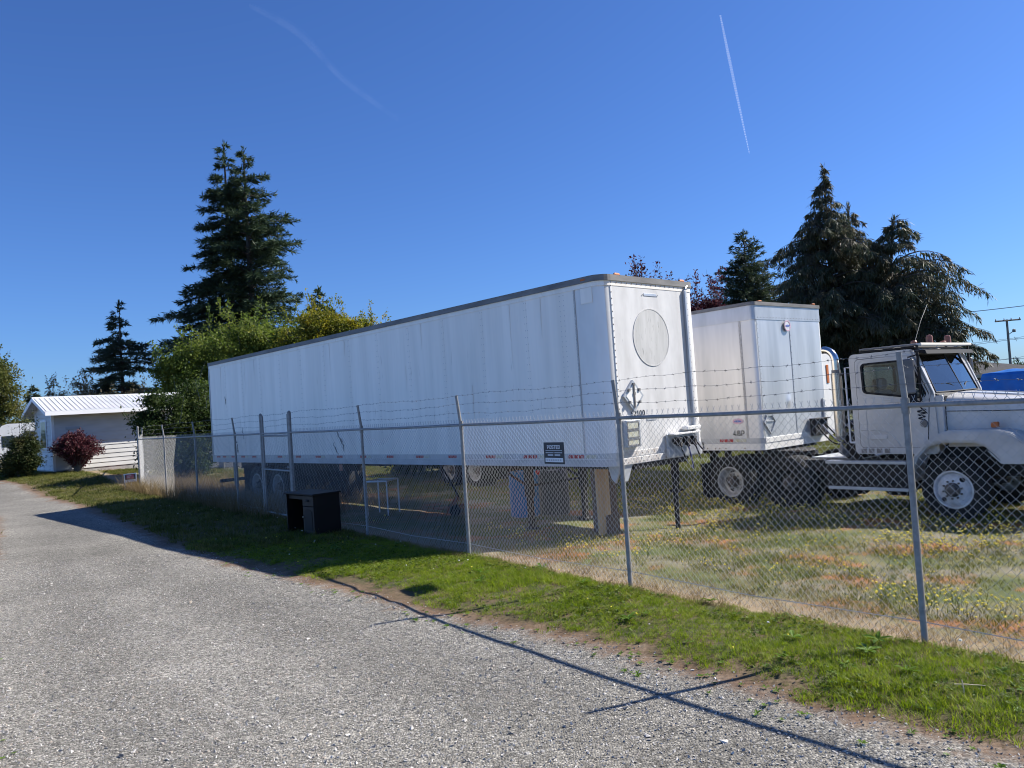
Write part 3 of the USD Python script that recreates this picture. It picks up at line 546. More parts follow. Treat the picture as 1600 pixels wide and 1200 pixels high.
part(PB, 'paper', J(*[box(.1, .104, .30, .555, a, b) for a, b in ((1.53, 1.62), (1.395, 1.48), (1.27, 1.34))]), M['white_tape'])
part(T1, 'latch_plate', box(.004, .013, .92, 1.18, 1.63, 1.66, .002), M['bare_sheet'])
GB = part(T1, 'connector_panel', J(box(.019, .045, 1.38, 2.32, .97, 1.37, .004)), M['aluminium'])
part(GB, 'shelf', J(box(.02, .17, 1.42, 2.20, 1.345, 1.375, .004), box(.02, .15, 1.85, 2.25, 1.41, 1.47, .01)), M['white_nose'])
for y, rr in ((1.58, .06), (1.80, .065), (2.0, .06)):
    part(GB, 'glad_hand', J(cyl((.04, y, 1.24), (.14, y, 1.24), rr, 12), box(.10, .19, y-.045, y+.045, 1.15, 1.30, .012), cyl((.15, y, 1.22), (.2, y-.03, 1.14), .03, 8)), M['black_steel'])
for k, (y, ye, zl) in enumerate(((1.58, 1.74, .92), (1.80, 1.86, .80), (2.0, 2.12, .98), (2.08, 2.25, 1.16))):
    s = np.linspace(0, 1, 12); part(GB, 'hose', tube(np.stack([.16+.06*np.sin(pi*s), y+(ye-y)*s, 1.18+(zl-1.18)*np.sin(s*pi/2)-.12*np.sin(pi*s)], 1), .014, 6), M['hose_blue'] if k == 1 else M['trim_black'], smooth=True)
part(T1, 'lower_box', box(.02, .09, 1.36, 1.50, ZB+.02, ZB+.18, .01), M['rub_rail'])
for y in (.4, 2.18): part(T1, 'marker_lamp', hullpts(np.vstack([box(-.02, .03, y-.07, y+.07, ZT+.006, ZT+.02)[0], box(-.0, .02, y-.05, y+.05, ZT+.02, ZT+.045)[0]])), M['orange_lens'])
for x in (-.35,): part(T1, 'marker_lamp', box(x-.05, x+.05, -.035, -.028, ZT-.05, ZT-.02, .004), M['orange_lens'])
part(T1, 'upper_corner_patch', box(-.44, -.19, -.006, .001, ZT-.42, ZT-.17), M['white'])
rs_ = np.random.default_rng(44); st_ = []
for k in range(13):
    x = rs_.uniform(-15.9, -.7); z = ZT-.17 if k % 3 else rs_.uniform(1.8, 3.4); ln = rs_.uniform(.25, 1.3); w = rs_.uniform(.004, .012); s = np.linspace(0, 1, 6); xx = x+rs_.normal(0, .004, 6); ww = w*(1-s*.8)
    st_.append(prism(np.vstack([np.stack([xx-ww, z-ln*s], 1), np.stack([xx+ww, z-ln*s], 1)[::-1]]), -.0095, -.0085))
part(T1, 'dirt_streaks', J(*st_), stdmat('dried_dirt_streaks', (.74, .67, .58), (.80, .74, .66), 8, .6), kind='stuff')
# reflective tape
zt_ = ZB+.165
for i, x in enumerate([-.78, -1.88, -2.95, -4.1, -5.2, -6.3, -7.4, -8.45, -9.5, -10.55, -11.6, -13.2, -13.95, -14.65, -15.3, -15.75]):
    w = .36 if i < 2 else .26
    if i < 2:
        for k in range(3): part(T1, 'red_tape', prism([(x-w/2+k*w/3, zt_-.028), (x-w/2+k*w/3+.1, zt_-.028), (x-w/2+k*w/3+.115, zt_+.028), (x-w/2+k*w/3+.015, zt_+.028)], -.0125, -.0065), M['red_tape'])
        for k in range(2): part(T1, 'white_tape', prism([(x+w/2+.03+k*.12, zt_-.028), (x+w/2+.13+k*.12, zt_-.028), (x+w/2+.145+k*.12, zt_+.028), (x+w/2+.045+k*.12, zt_+.028)], -.0125, -.0065), M['white_tape'])
    else:
        part(T1, 'red_tape', box(x-w/2, x+w/2, -.0125, -.0065, zt_-.026, zt_+.026), M['red_tape'])
        if i % 2 == 0: part(T1, 'white_tape', box(x+w/2+.01, x+w/2+.2, -.0125, -.0065, zt_-.026, zt_+.026), M['white_tape'])
part(T1, 'arrow_mark', J(box(-14.32, -14.285, -.0125, -.009, 1.28, 1.48), prism([(-14.36, 1.30), (-14.245, 1.30), (-14.3025, 1.22)], -.0125, -.009), box(-14.45, -14.32, -.0125, -.009, 1.52, 1.56)), M['paint_black'])
def scratch(x, z, dx, dz, w, seed):
    r = np.random.default_rng(seed); n = 9; s = np.linspace(0, 1, n); X = x+dx*s+r.normal(0, .02, n); Z = z+dz*s+r.normal(0, .015, n); ww = w*np.sin(pi*np.clip(s+.05, 0, 1))*r.uniform(.5, 1.3, n)+.003
    return prism(np.vstack([np.stack([X-ww, Z], 1), np.stack([X+ww, Z], 1)[::-1]]), -.0135, -.009)
part(T1, 'scrape_mark', J(scratch(-8.55, 1.75, .28, -.38, .02, 1), scratch(-8.3, 1.55, .05, -.3, .016, 2), scratch(-8.7, 1.42, .2, -.25, .014, 3)), M['rail_dark'])
part(T1, 'scrape_mark', J(scratch(-15.0, 2.9, .0, -.2, .018, 5), scratch(-13.9, 1.95, .05, -.35, .015, 6)), M['rail_dark'])
part(T1, 'rear_frame', J(box(-L1-.04, -L1, -.02, .10, ZB, ZT, .005), box(-L1-.04, -L1, W1-.10, W1+.02, ZB, ZT, .005), box(-L1-.04, -L1, .1, W1-.1, ZT-.16, ZT, .005)), M['aluminium'])
part(T1, 'rear_door', box(-L1-.03, -L1+.005, .1, W1/2-.005, ZB+.1, ZT-.17), M['white']); part(T1, 'rear_door', box(-L1-.03, -L1+.005, W1/2+.005, W1-.1, ZB+.1, ZT-.17), M['white'])
# running gear
for y in (.68, 1.90): part(T1, 'slider_rail', box(-15.6, -9.3, y-.06, y+.06, .70, ZB), M['black_steel'])
for x in np.arange(-15.4, -1.0, .6): part(T1, 'cross_member', box(x-.03, x+.03, .1, W1-.1, ZB-.03, ZB+.078), M['black_steel'])
part(T1, 'bogie_frame', J(box(-14.5, -10.8, .62, .74, .55, .699), box(-14.5, -10.8, 1.84, 1.96, .55, .699), box(-12.75, -12.55, .5, 2.1, .30, .6), box(-14.4, -14.3, .6, 2.0, .45, .62)), M['black_steel'])
for x in (-13.32, -12.0):
    part(T1, 'axle', J(cyl((x, .35, .30), (x, W1-.35, .30), .065, 10), *[box(x-.5, x+.5, y-.04, y+.04, .28, .35, .01) for y in (.68, 1.9)]), M['black_steel'])
    wheel_parts(T1, x, .07, .30, -1, r=.54); wheel_parts(T1, x, W1-.07, .30, 1, r=.54)
for y in (.08, 1.9): part(T1, 'mud_flap', box(-14.16, -14.15, y, y+.6, .10, .80, .003), M['flap'])
part(T1, 'mud_flap_bar', box(-14.17, -14.13, .05, 2.53, .80, .855, .005), M['black_steel'])
part(T1, 'rear_bumper', J(box(-16.05, -15.95, .1, W1-.1, .30, .40, .008), box(-16.04, -15.96, .55, .65, .4, ZB, .006), box(-16.04, -15.96, 1.93, 2.03, .4, ZB, .006)), M['black_steel'])
part(T1, 'bumper_post', box(-14.98, -14.90, .12, .22, .22, ZB, .006), M['galv'])
for y in (.55, 2.03): part(T1, 'landing_leg', J(box(-2.62, -2.48, y-.07, y+.07, .32, ZB+.05, .01), box(-2.6, -2.5, y-.05, y+.05, -.26, .34, .006), box(-2.68, -2.42, y-.13, y+.13, -.31, -.26, .01)), M['black_steel'])
part(T1, 'leg_brace', J(box(-2.57, -2.53, .6, 2.0, .5, .54), tube([(-2.55, .55, .5), (-3.6, .55, ZB)], .025, 6), tube([(-2.55, 2.03, .5), (-3.6, 2.03, ZB)], .025, 6)), M['black_steel'])
part(T1, 'coupler_plate', box(-1.4, -.02, .55, 2.03, ZB-.10, ZB-.03, .01), M['black_steel'])
part(T1, 'nose_bracket', J(prism([(-.25, ZB-.002), (.0, ZB-.002), (-.06, ZB-.16), (-.12, ZB-.28), (-.2, ZB-.2)], .16, .20), prism([(.16, ZB-.002), (.5, ZB-.002), (.36, ZB-.26), (.25, ZB-.26)], -.05, -.02, 'x')), M['rub_rail'])
part(T1, 'nose_stand', J(cyl((-.35, 2.05, -.42), (-.35, 2.05, ZB-.03), .045, 10), cyl((-.35, 2.05, -.43), (-.35, 2.05, -.36), .10, 10), box(-.42, -.28, 1.98, 2.12, ZB-.13, ZB-.03, .01)), M['black_steel'])
part(T1, 'warning_tag', box(-8.52, -8.38, .0, .01, .78, .93), M['orange_wood'])
# --- second trailer, coupled to the tractor
T2A = .6944; T2O = np.array([4.827, 15.309]); W2, Z2B, Z2T, L2 = 2.59, .83, 3.76, 14.6
t2rot = math.atan2(-cos(T2A), sin(T2A))
T2 = thing('semi_trailer', 'silver white box trailer with a buckled front, coupled behind the white truck', 'trailer', (T2O[0], T2O[1], 0), t2rot)
P2, ring2 = trailer_shell(T2, L2, W2, Z2B, Z2T, .09, .30, 12, 'bare_sheet', 'bare_sheet', .24, .34)
part(T2, 'bottom_rail', prism(ring2(.010, .05), Z2B, Z2B+.13, 'z'), M['white_nose'])
part(T2, 'rub_rail', prism(ring2(.005, .05), Z2B+.132, Z2B+.24, 'z'), M['rub_rail'])
part(T2, 'top_band', prism(ring2(.012, .05), Z2T-.345, Z2T-.06, 'z'), M['aluminium'])
part(T2, 'roof_edge', prism(ring2(.03, .05), Z2T-.06, Z2T+.01, 'z'), M['rail_dark'])
part(T2, 'roof', prism(P2.buffer(-.05), Z2T-.03, Z2T+.004, 'z'), M['aluminium'])
part(T2, 'floor', prism(P2.buffer(-.06), Z2B+.06, Z2B+.12, 'z'), M['black_steel'])
def buckled(y0, y1, z0, z1, seed):
    ny_, nz_ = 26, 40; Y = np.linspace(y0, y1, ny_); Z = np.linspace(z0, z1, nz_); A, B = np.meshgrid(Y, Z, indexing='ij'); u = (A-y0)/(y1-y0); w = (B-z0)/(z1-z0)
    d = .035*(meshkit.fbm(np.stack([A*2.6, B*.55, A*0+seed], -1), 3, seed)-.45)*np.sin(pi*u)**.5*(.25+.75*w)*np.sin(pi*np.clip(w+.02, 0, 1))**.3
    dent = np.hypot((A-1.05)/.07, (B-1.75)/.09); d = d+.03*np.exp(-dent**2)
    v = np.stack([.004+d, A, B], -1).reshape(-1, 3); ii = np.arange(ny_)[:, None]*nz_+np.arange(nz_)[None]; qq = np.stack([ii[:-1, :-1], ii[1:, :-1], ii[1:, 1:], ii[:-1, 1:]], -1).reshape(-1, 4)
    return v, np.vstack([qq[:, [0, 1, 2]], qq[:, [0, 2, 3]]])
fb0, fb1 = Z2B+.24, Z2T-.345
part(T2, 'front_panel', J(buckled(.102, 1.29, fb0, fb1, 3), box(-.03, -.012, .1, 1.29, fb0, fb1)), M['bare_sheet'], smooth=True)
part(T2, 'front_panel', J(buckled(1.30, W2-.102, fb0, fb1, 8), box(-.03, -.012, 1.30, W2-.1, fb0, fb1)), M['bare_sheet'], smooth=True)
part(T2, 'front_seam', box(.0, .012, 1.28, 1.31, fb0, fb1), M['aluminium'])
part(T2, 'front_sill', box(.0, .02, .1, W2-.1, Z2B+.135, Z2B+.238, .004), M['white_nose'])
part(T2, 'rivets', J(rivets([(.014, y, Z2T-.30) for y in np.arange(.15, W2-.1, .11)]+[(.014, .115, z) for z in np.arange(fb0, fb1, .09)]+[(.014, 1.295, z) for z in np.arange(fb0, fb1, .12)], (1, 0, 0), .008), rivets([(x, -.012, Z2B+.04) for x in (-.4, -.85, -1.0, -1.1, -1.3, -1.45, -1.8)], (0, -1, 0), .018)), M['rivet'], kind='stuff')
part(T2, 'corner_seam', J(box(-.345, -.295, -.006, .0, Z2B+.24, Z2T-.345), rivets([(-.32, -.006, z) for z in np.arange(Z2B+.3, Z2T-.36, .06)], (0, -1, 0), .01)), M['seam'])
RS = np.stack([(1., 0, 0), (0, 0, 1.), (0, -1., 0)], 1)
part(T2, 'unit_number', text('48P', .105, RS, (-.52, -.004, 1.175), .004, True), M['paint_black'])
el = lambda cx, cz, a, b, n=24: [(cx+a*cos(t), cz+b*sin(t)) for t in np.arange(n)*2*pi/n]
LG = part(T2, 'oval_emblem', prism(el(-.52, 1.415, .13, .058), -.010, -.003), M['logo_pink']); part(LG, 'emblem_print', prism(el(-.52, 1.415, .085, .02), -.013, -.0105), M['logo_blue'])
LG = part(T2, 'round_emblem', prism(el(1.17, 3.30, .115, .115), .03, .04, 'x'), M['sign_white']); part(LG, 'emblem_ring', prism(Polygon(el(1.17, 3.30, .115, .115)).difference(Polygon(el(1.17, 3.30, .092, .092))), .041, .045, 'x'), M['logo_pink']); part(LG, 'emblem_print', prism(el(1.17, 3.30, .075, .022), .041, .045, 'x'), M['logo_blue'])
for k in range(3): part(T2, 'red_tape', box(-.98+k*.11, -.89+k*.11, -.010, -.004, Z2B+.17, Z2B+.225), M['red_tape'])
part(T2, 'white_tape', box(-.64, -.36, -.010, -.004, Z2B+.17, Z2B+.225), M['white_tape'])
PL2 = part(T2, 'placard_holder', J(prism(Polygon([(.30+a, 1.37+b) for a, b in ((.22, 0), (0, .25), (-.22, 0), (0, -.25))]).difference(Polygon([(.30+a, 1.37+b) for a, b in ((.18, 0), (0, .21), (-.18, 0), (0, -.21))])), .008, .03, 'x'), box(.008, .03, .16, .44, 1.49, 1.52), box(.008, .026, .18, .42, 1.38, 1.40)), M['bare_sheet'])
part(T2, 'connector_box', J(box(.02, .14, 1.78, 2.3, .98, 1.32, .01), box(.02, .2, 1.75, 2.32, 1.32, 1.345, .004)), M['black_steel'])
for k, (y, dy) in enumerate(((1.85, -.1), (2.05, .1), (2.2, .25))):
    s = np.linspace(0, 1, 14); part(T2, 'air_hose', tube(np.stack([.14+1.0*s, y+dy*s, 1.2-.45*np.sin(pi*s)+.1*s], 1), .016, 6), M['hose_blue'] if k == 1 else M['trim_black'], smooth=True)
part(T2, 'conduit', box(.006, .04, 2.36, 2.42, 1.05, 1.75, .005), M['aluminium'])
for y in (.25, 2.3): part(T2, 'marker_lamp', box(-.02, .035, y-.06, y+.06, Z2T+.01, Z2T+.04, .01), M['orange_lens'])
for x in (-9.6, -10.9): 
    part(T2, 'axle', cyl((x, .35, .24), (x, W2-.35, .24), .065, 10), M['black_steel']); wheel_parts(T2, x, .07, .24, -1); wheel_parts(T2, x, W2-.07, .24, 1)
for y in (.7, 1.9): part(T2, 'frame_rail', box(-12, -2.4, y-.05, y+.05, .60, .80), M['black_steel'])
for y in (.55, 2.03): part(T2, 'landing_leg', J(box(-2.72, -2.58, y-.07, y+.07, .15, Z2B, .01), box(-2.7, -2.6, y-.05, y+.05, -.1, .2), box(-2.78, -2.52, y-.13, y+.13, -.14, -.1)), M['black_steel'])
part(T2, 'coupler_plate', box(-1.6, -.04, .5, 2.1, Z2B-.06, Z2B-.001, .01), M['black_steel'])
# --- third box behind
G3 = at_depth(1301, 560, 21.5); T3A = .70; d3 = np.array([cos(T3A), sin(T3A)])
T3 = thing('box_trailer', 'plain white trailer seen as a sliver between the buckled trailer and the exhaust stack', 'trailer', (G3[0], G3[1], 0), math.atan2(-cos(T3A), sin(T3A)))
z3 = CAM_Z+(ray(1290, 546)*21.3)[2]
part(T3, 'body', box(-14.2, 0, -2.5, 0, .8, z3-.1, .03), M['white_nose']); part(T3, 'roof_edge', box(-14.22, .02, -2.52, .02, z3-.1, z3, .02), M['rail_dark'])
part(T3, 'marker_lamp', box(0, .02, -.42, -.30, z3-.92, z3-.42, .01), M['orange_lens']); part(T3, 'bottom_rail', box(-14.2, .01, -2.51, .01, .7, .8), M['rub_rail'])
for x in (-11.2, -12.5): wheel_parts(T3, x, -2.45, .16, -1)
for x in (-11.2, -12.5): part(T3, 'axle', cyl((x, -2.2, .16), (x, -.3, .16), .06, 8), M['black_steel'])
for y in (-1.9, -.6): part(T3, 'frame_rail', box(-13.8, -1.5, y-.06, y+.06, .45, .7), M['black_steel'])
for y in (-2.0, -.5): part(T3, 'landing_leg', box(-2.3, -2.16, y-.07, y+.07, -.32, .7), M['black_steel'])

# ---------------------------------------------------------------- things under and before the trailer
def tloc(x, y): c_, s_ = cos(trot), sin(trot); return TS*np.array([TO[0]+c_*x-s_*y, TO[1]+s_*x+c_*y])
ZBW = ZB*TS+CAM_Z*(1-TS)
def gz(p): return float(H(p[0], p[1]))
def drum(name, label, p, mat, r=.29, h=.88):
    D = thing(name, label, 'barrel', (p[0], p[1], gz(p)))
    pr = [(0, .0), (r-.02, 0), (r, .02), (r, .25), (r+.012, .27), (r+.012, .30), (r, .32), (r, .56), (r+.012, .58), (r+.012, .61), (r, .63), (r, h-.08), (r-.015, h-.03), (r-.03, h), (r-.05, h), (r-.055, h-.02), (0, h-.02)]
    part(D, 'body', lathe(pr, 28, 'z'), M[mat], smooth=35)
    part(D, 'bung', J(cyl((.15, 0, h-.02), (.15, 0, h+.005), .035, 8), cyl((-.15, 0, h-.02), (-.15, 0, h+.005), .035, 8)), M['trim_black'])
    return D
def ground_at(px, py):
    d = ray(px, py); P_ = np.array([0, 0, CAM_Z])-d*CAM_Z/d[2]
    for _ in range(8): P_ = np.array([0, 0, CAM_Z])+d*(float(H(P_[0], P_[1]))-CAM_Z)/d[2]
    return P_
bpos = ground_at(822, 806); drum('plastic_barrel', 'blue plastic barrel in the shade under the long trailer', bpos, 'blue_plastic')
bpos2 = ground_at(868, 803); drum('plastic_barrel', 'black plastic barrel beside the blue barrel under the long trailer', bpos2, 'black_plastic')
p = at_depth(840, 738, 13.6); rl = thing('red_lamp', 'small red lamp hanging under the long trailer above the blue barrel', 'lamp', p)
part(rl, 'lens', lathe([(0, -.03), (.04, -.03), (.045, 0), (.035, .03), (0, .035)], 12, 'y'), M['red_plastic'], smooth=40); part(rl, 'bracket', box(-.012, .012, .03, .05, .0, .12), M['black_steel'])
p = ground_at(936, 775); p = tloc(-.95, .62)
wp = thing('wood_support', 'pale plywood post holding up the front of the long trailer', 'post', (p[0], p[1], gz(p)), trot)
zh = ZBW-.04-gz(p)
for k, (y0, y1) in enumerate(((-.02, .13), (.135, .27))): part(wp, 'board', box(.0, .04, y0, y1, .0, zh, .004), M['plywood'])
part(wp, 'side_timber', box(-.3, -.002, .21, .27, 0, zh, .006), M['dark_wood'])
p = tloc(-1.05, .98); wt = thing('timber_block', 'dark timber block standing behind the plywood post under the trailer', 'post', (p[0], p[1], gz(p)), trot)
part(wt, 'block', box(-.15, .15, -.2, .12, 0, .3, .01), M['dark_wood']); part(wt, 'block', box(-.13, .13, -.18, .12, .303, ZBW-.05-gz(p), .01), M['dark_wood'])
# white metal frame
a_, b_ = ground_at(575, 806), ground_at(607, 806); mid = (a_+b_)/2; ang = math.atan2(b_[1]-a_[1], b_[0]-a_[0]); wdt = float(np.linalg.norm((b_-a_)[:2]))*1.0
hgt = .72
wf = thing('white_metal_frame', 'white tubular table frame standing in the shade behind the fence right of the desk', 'table frame', (mid[0], mid[1], gz(mid)), ang)
for yy in (0, .55):
    for xx in (-wdt/2, wdt/2): part(wf, 'leg', tube([(xx, yy, 0), (xx, yy, hgt)], .016, 8), M['white_tube'], smooth=40)
part(wf, 'top_bar', J(tube([(-wdt/2, 0, hgt), (wdt/2, 0, hgt)], .02, 8), tube([(-wdt/2, .55, hgt), (wdt/2, .55, hgt)], .02, 8), tube([(-wdt/2, 0, hgt), (-wdt/2, .55, hgt)], .016, 8), tube([(wdt/2, 0, hgt), (wdt/2, .55, hgt)], .016, 8)), M['white_tube'])
# hand truck
c = ground_at(702, 806); e1 = nrm(np.array([.97, .2, 0])); ht = thing('hand_truck', 'rusty orange and black hand truck lying tilted in the shade under the trailer', 'hand truck', (c[0], c[1], gz(c)), .15)
for yy in (0, .36): part(ht, 'rail', tube([(0, yy, .05), (.22, yy, .36), (.05, yy, .75), (-.12, yy, 1.05)], .018, 8), M['black_steel'], smooth=40)
part(ht, 'toe_plate', J(box(-.32, .0, -.02, .38, .14, .155), box(-.32, -.30, -.02, .38, .15, .2)), M['orange_wood'])
part(ht, 'lower_frame', J(tube([(-.02, 0, .05), (.22, 0, .36)], .024, 8), tube([(-.02, .36, .05), (.22, .36, .36)], .024, 8), tube([(.2, 0, .2), (.42, 0, .2)], .02, 8), *[box(.04+.07*i, .07+.07*i, 0, .36, .08+.1*i, .11+.1*i) for i in range(3)]), M['orange_wood'])
part(ht, 'wheel', J(lathe([(.03, -.03), (.1, -.03), (.115, 0), (.1, .03), (.03, .03)], 16, 'y', (.12, -.06, .10)), lathe([(.03, -.03), (.1, -.03), (.115, 0), (.1, .03), (.03, .03)], 16, 'y', (.12, .42, .10))), M['rubber'], smooth=40)
# low box in the yard behind the long trailer (pale skirting seen under it)
# the desk
phi = math.radians(47); FCp = np.array([-3.50, 13.28]); DW, DD, DH = 1.0, .50, .745
desk = thing('office_desk', 'black wooden desk with one drawer pedestal abandoned on the grass before the fence', 'desk', (FCp[0], FCp[1], gz(FCp)+.01), math.atan2(sin(phi), -cos(phi)))
# local x runs along the drawer face away from the near corner; local -y points into the desk
BW = M['black_wood']
part(desk, 'desk_top', box(-.03, DW+.03, -DD-.02, .03, DH-.028, DH, .006), BW)
part(desk, 'side_panel', box(0, .022, -DD, -.02, .0, DH-.029, .002), BW); part(desk, 'side_panel', box(DW-.022, DW, -DD, 0, 0, DH-.029, .002), BW); part(desk, 'side_panel', box(.38, .40, -DD, -.02, .05, DH-.029, .002), BW)
part(desk, 'back_panel', box(.023, DW-.023, -DD+.01, -DD+.025, .08, DH-.03), BW)
part(desk, 'apron', box(.405, DW-.024, -.06, -.04, DH-.115, DH-.05, .003), M['wood_edge'])
dr = part(desk, 'drawer', box(.012, .388, -.018, .004, DH-.215, DH-.04, .004), M['wood_edge']); part(dr, 'handle', hullpts(np.vstack([box(.15, .25, .004, .006, DH-.14, DH-.10)[0], box(.165, .235, .004, .03, DH-.125, DH-.105)[0]])), M['trim_black'])
do = part(desk, 'door', box(.012, .388, -.018, .004, .07, DH-.225, .004), M['wood_edge']); part(do, 'raised_panel', prism(Polygon([(.07, .12), (.33, .12), (.33, DH-.31), (.27, DH-.275), (.20, DH-.265), (.13, DH-.275), (.07, DH-.31)]), .0045, .011), BW); part(do, 'knob', lathe([(.008, .004), (.01, .012), (.018, .02), (.012, .03), (0, .032)], 10, 'y', (.362, 0, .34)), M['brass'], smooth=40)
part(desk, 'plinth', box(.02, .38, -DD+.02, -.04, .0, .068), BW)
# ---------------------------------------------------------------- the truck
KA = math.radians(38.9); KF = np.array([sin(KA), -cos(KA)]); KL = np.array([cos(KA), sin(KA)])
KO = np.array([6.9, 12.44])+KL*1.12; KZ = -.28
TK = thing('tractor_truck', 'white day cab tractor truck with a chrome exhaust stack and a grey front fender', 'truck', (KO[0], KO[1], KZ), math.atan2(KF[1], KF[0]))
def kp(name, m, mat, parent=None, **kw): return part(parent or TK, name, m, M[mat], **kw)
TW = 'truck_white'
def poly_round(pts, r=.05): 
    g = Polygon(pts); return g.buffer(-r, join_style=1, quad_segs=5).buffer(r, join_style=1, quad_segs=5)
def mirror(m): v, f = J(m); return v*np.array([1, -1, 1.]), f[:, ::-1]
side_out = poly_round([(-1.63, 1.05), (-1.63, 2.80), (-.52, 2.80), (-.24, 2.06), (-.22, 1.05)], .09)
win = poly_round([(-1.40, 2.60), (-.60, 2.61), (-.36, 2.00), (-.52, 2.00), (-1.39, 2.13)], .05)
rearwin = poly_round([(-.62, 2.10), (.62, 2.10), (.62, 2.58), (-.62, 2.58)], .08)
kp('cab_side', prism(side_out.difference(win.buffer(.03)), -.985, -.94), TW); kp('cab_side', mirror(prism(side_out.difference(win.buffer(.03)), -.985, -.94)), TW)
kp('cab_back', prism(Polygon([(-.93, 1.06), (.93, 1.06), (.93, 2.72), (-.93, 2.72)]).difference(rearwin), -1.62, -1.58, 'x'), TW)
roofp = [(-1.585, 2.66), (-1.55, 2.735), (-1.45, 2.785), (-1.2, 2.80), (-.6, 2.80), (-.53, 2.77), (-.53, 2.73), (-.6, 2.75), (-1.2, 2.75), (-1.45, 2.735), (-1.54, 2.66)]
kp('roof', prism(roofp, -.938, .938), TW, smooth=40)
kp('cab_floor', box(-1.58, -.26, -.935, .935, 1.06, 1.12), 'interior')
kp('firewall', box(-.29, -.25, -.93, .93, 1.1, 2.03), TW)
door = poly_round([(-1.52, 1.16), (-1.52, 2.70), (-.585, 2.70), (-.315, 2.02), (-.40, 1.16)], .07)
D = kp('door', prism(door.difference(win.buffer(.012)), -.998, -.9855), TW)
kp('door', mirror(prism(door.difference(win.buffer(.012)), -.998, -.9855)), TW)
kp('door_gap', prism(door.buffer(.010).difference(door.buffer(-.001)), -.989, -.9852), 'trim_black', D)
kp('window_seal', prism(win.buffer(.028).difference(win.buffer(-.004)), -1.003, -.96), 'trim_black', D)
kp('window_pane', prism(win.buffer(.02), -.972, -.968), 'glass', D); kp('window_pane', mirror(prism(win.buffer(.02), -.972, -.968)), 'glass')
kp('vent_window_bar', prism([(-.585, 2.62), (-.555, 2.62), (-.52, 2.0), (-.55, 2.0)], -1.002, -.975), 'trim_black', D)
kp('belt_line', J(box(-1.5, -.36, -1.003, -.997, 1.565, 1.578), box(-1.28, -.42, -1.004, -.998, 1.925, 1.95)), 'truck_grey', D)
kp('window_recess', prism(win.buffer(.10).difference(win.buffer(.075)), -1.002, -.997), 'truck_grey', D)
kp('door_handle', J(box(-.92, -.78, -1.03, -1.0, 1.865, 1.895, .008), box(-.90, -.80, -1.012, -.998, 1.85, 1.91, .004)), 'trim_black', D)
kp('grab_slot', prism(LineString([(-1.38, 1.345), (-1.08, 1.345)]).buffer(.035), -1.012, -.9985), 'truck_grey', D)
kp('pressed_line', J(tube([(-1.5, -1.0, 1.47), (-1.15, -1.0, 1.46), (-1.0, -1.0, 1.41), (-.9, -1.0, 1.31), (-.83, -1.0, 1.17)], .006, 5), tube([(-1.38, -1.0, 1.16), (-1.38, -1.0, 1.9)], .004, 4)), 'truck_grey', D)
kp('cab_sill', box(-1.60, -.26, -.995, -.93, 1.055, 1.155, .006), 'truck_grey')
for i in range(4): kp('vent_square', box(-1.52+i*.135, -1.425+i*.135, -1.0, -.99, 1.07, 1.145, .003), 'rail_dark')
# windshield: two flat panes, slightly raked, meeting at a black bar
def quadpane(a, b, c, d, th=.006):
    P_ = np.array([a, b, c, d], float); n = nrm(np.cross(P_[1]-P_[0], P_[2]-P_[0])); return hullpts(np.vstack([P_, P_+n*th]))
wb, wt_ = 2.055, 2.70
for sg in (-1, 1):
    A_, B_, C_, D_ = (-.26, .86*sg, wb), (-.17, .012*sg, wb), (-.45, .012*sg, wt_), (-.52, .80*sg, wt_)
    kp('windshield_pane', quadpane(A_, B_, C_, D_), 'glass_ws')
    kp('pillar', hullpts([(-.30, .985*sg, 2.02), (-.24, .985*sg, 2.02), (-.25, .86*sg, 2.02), (-.30, .86*sg, 2.02), (-.58, .985*sg, 2.79), (-.54, .985*sg, 2.79), (-.52, .80*sg, 2.74), (-.56, .80*sg, 2.76)]), TW)
kp('windshield_bar', tube([(-.168, 0, wb-.01), (-.448, 0, wt_+.02)], .013, 6), 'trim_black')
kp('windshield_seal', J(tube([(-.26, -.86, wb), (-.168, 0, wb), (-.26, .86, wb)], .014, 6), tube([(-.52, -.80, wt_), (-.448, 0, wt_), (-.52, .80, wt_)], .014, 6), tube([(-.26, -.86, wb), (-.52, -.80, wt_)], .016, 6), tube([(-.26, .86, wb), (-.52, .80, wt_)], .016, 6)), 'trim_black')
for sg in (-1, 1): kp('wiper', J(tube([(-.2, .1*sg, wb+.0), (-.24, .3*sg, wb+.12), (-.26, .42*sg, wb+.14)], .008, 5)), 'trim_black')
kp('header', hullpts([(-.55, -.93, 2.715), (-.55, .93, 2.715), (-.44, .0, 2.715), (-.60, -.93, 2.80), (-.60, .93, 2.80), (-.50, 0, 2.80)]), TW)
kp('cowl', hullpts([(-.27, -.96, 2.01), (-.27, .96, 2.01), (-.12, -.80, 1.98), (-.12, .80, 1.98), (-.27, -.96, 2.045), (-.27, .96, 2.045), (-.13, 0, 2.03)]), 'trim_black')
kp('dashboard', box(-.52, -.27, -.9, .9, 1.7, 2.0, .04), 'dash_tan')
kp('steering_wheel', tr(lathe([(.20+.015*cos(t), .015*sin(t)) for t in np.linspace(0, 2*pi, 9)], 24, 'z'), (-.68, .45, 1.95), roty(.6)), 'trim_black', smooth=True)
for y in (-.5, .5): kp('seat', J(box(-1.3, -.8, y-.25, y+.25, 1.4, 1.58, .05), box(-1.38, -1.22, y-.24, y+.24, 1.5, 2.15, .05), box(-1.36, -1.26, y-.13, y+.13, 2.16, 2.36, .04), box(-1.25, -.85, y-.2, y+.2, 1.12, 1.4)), 'seat')
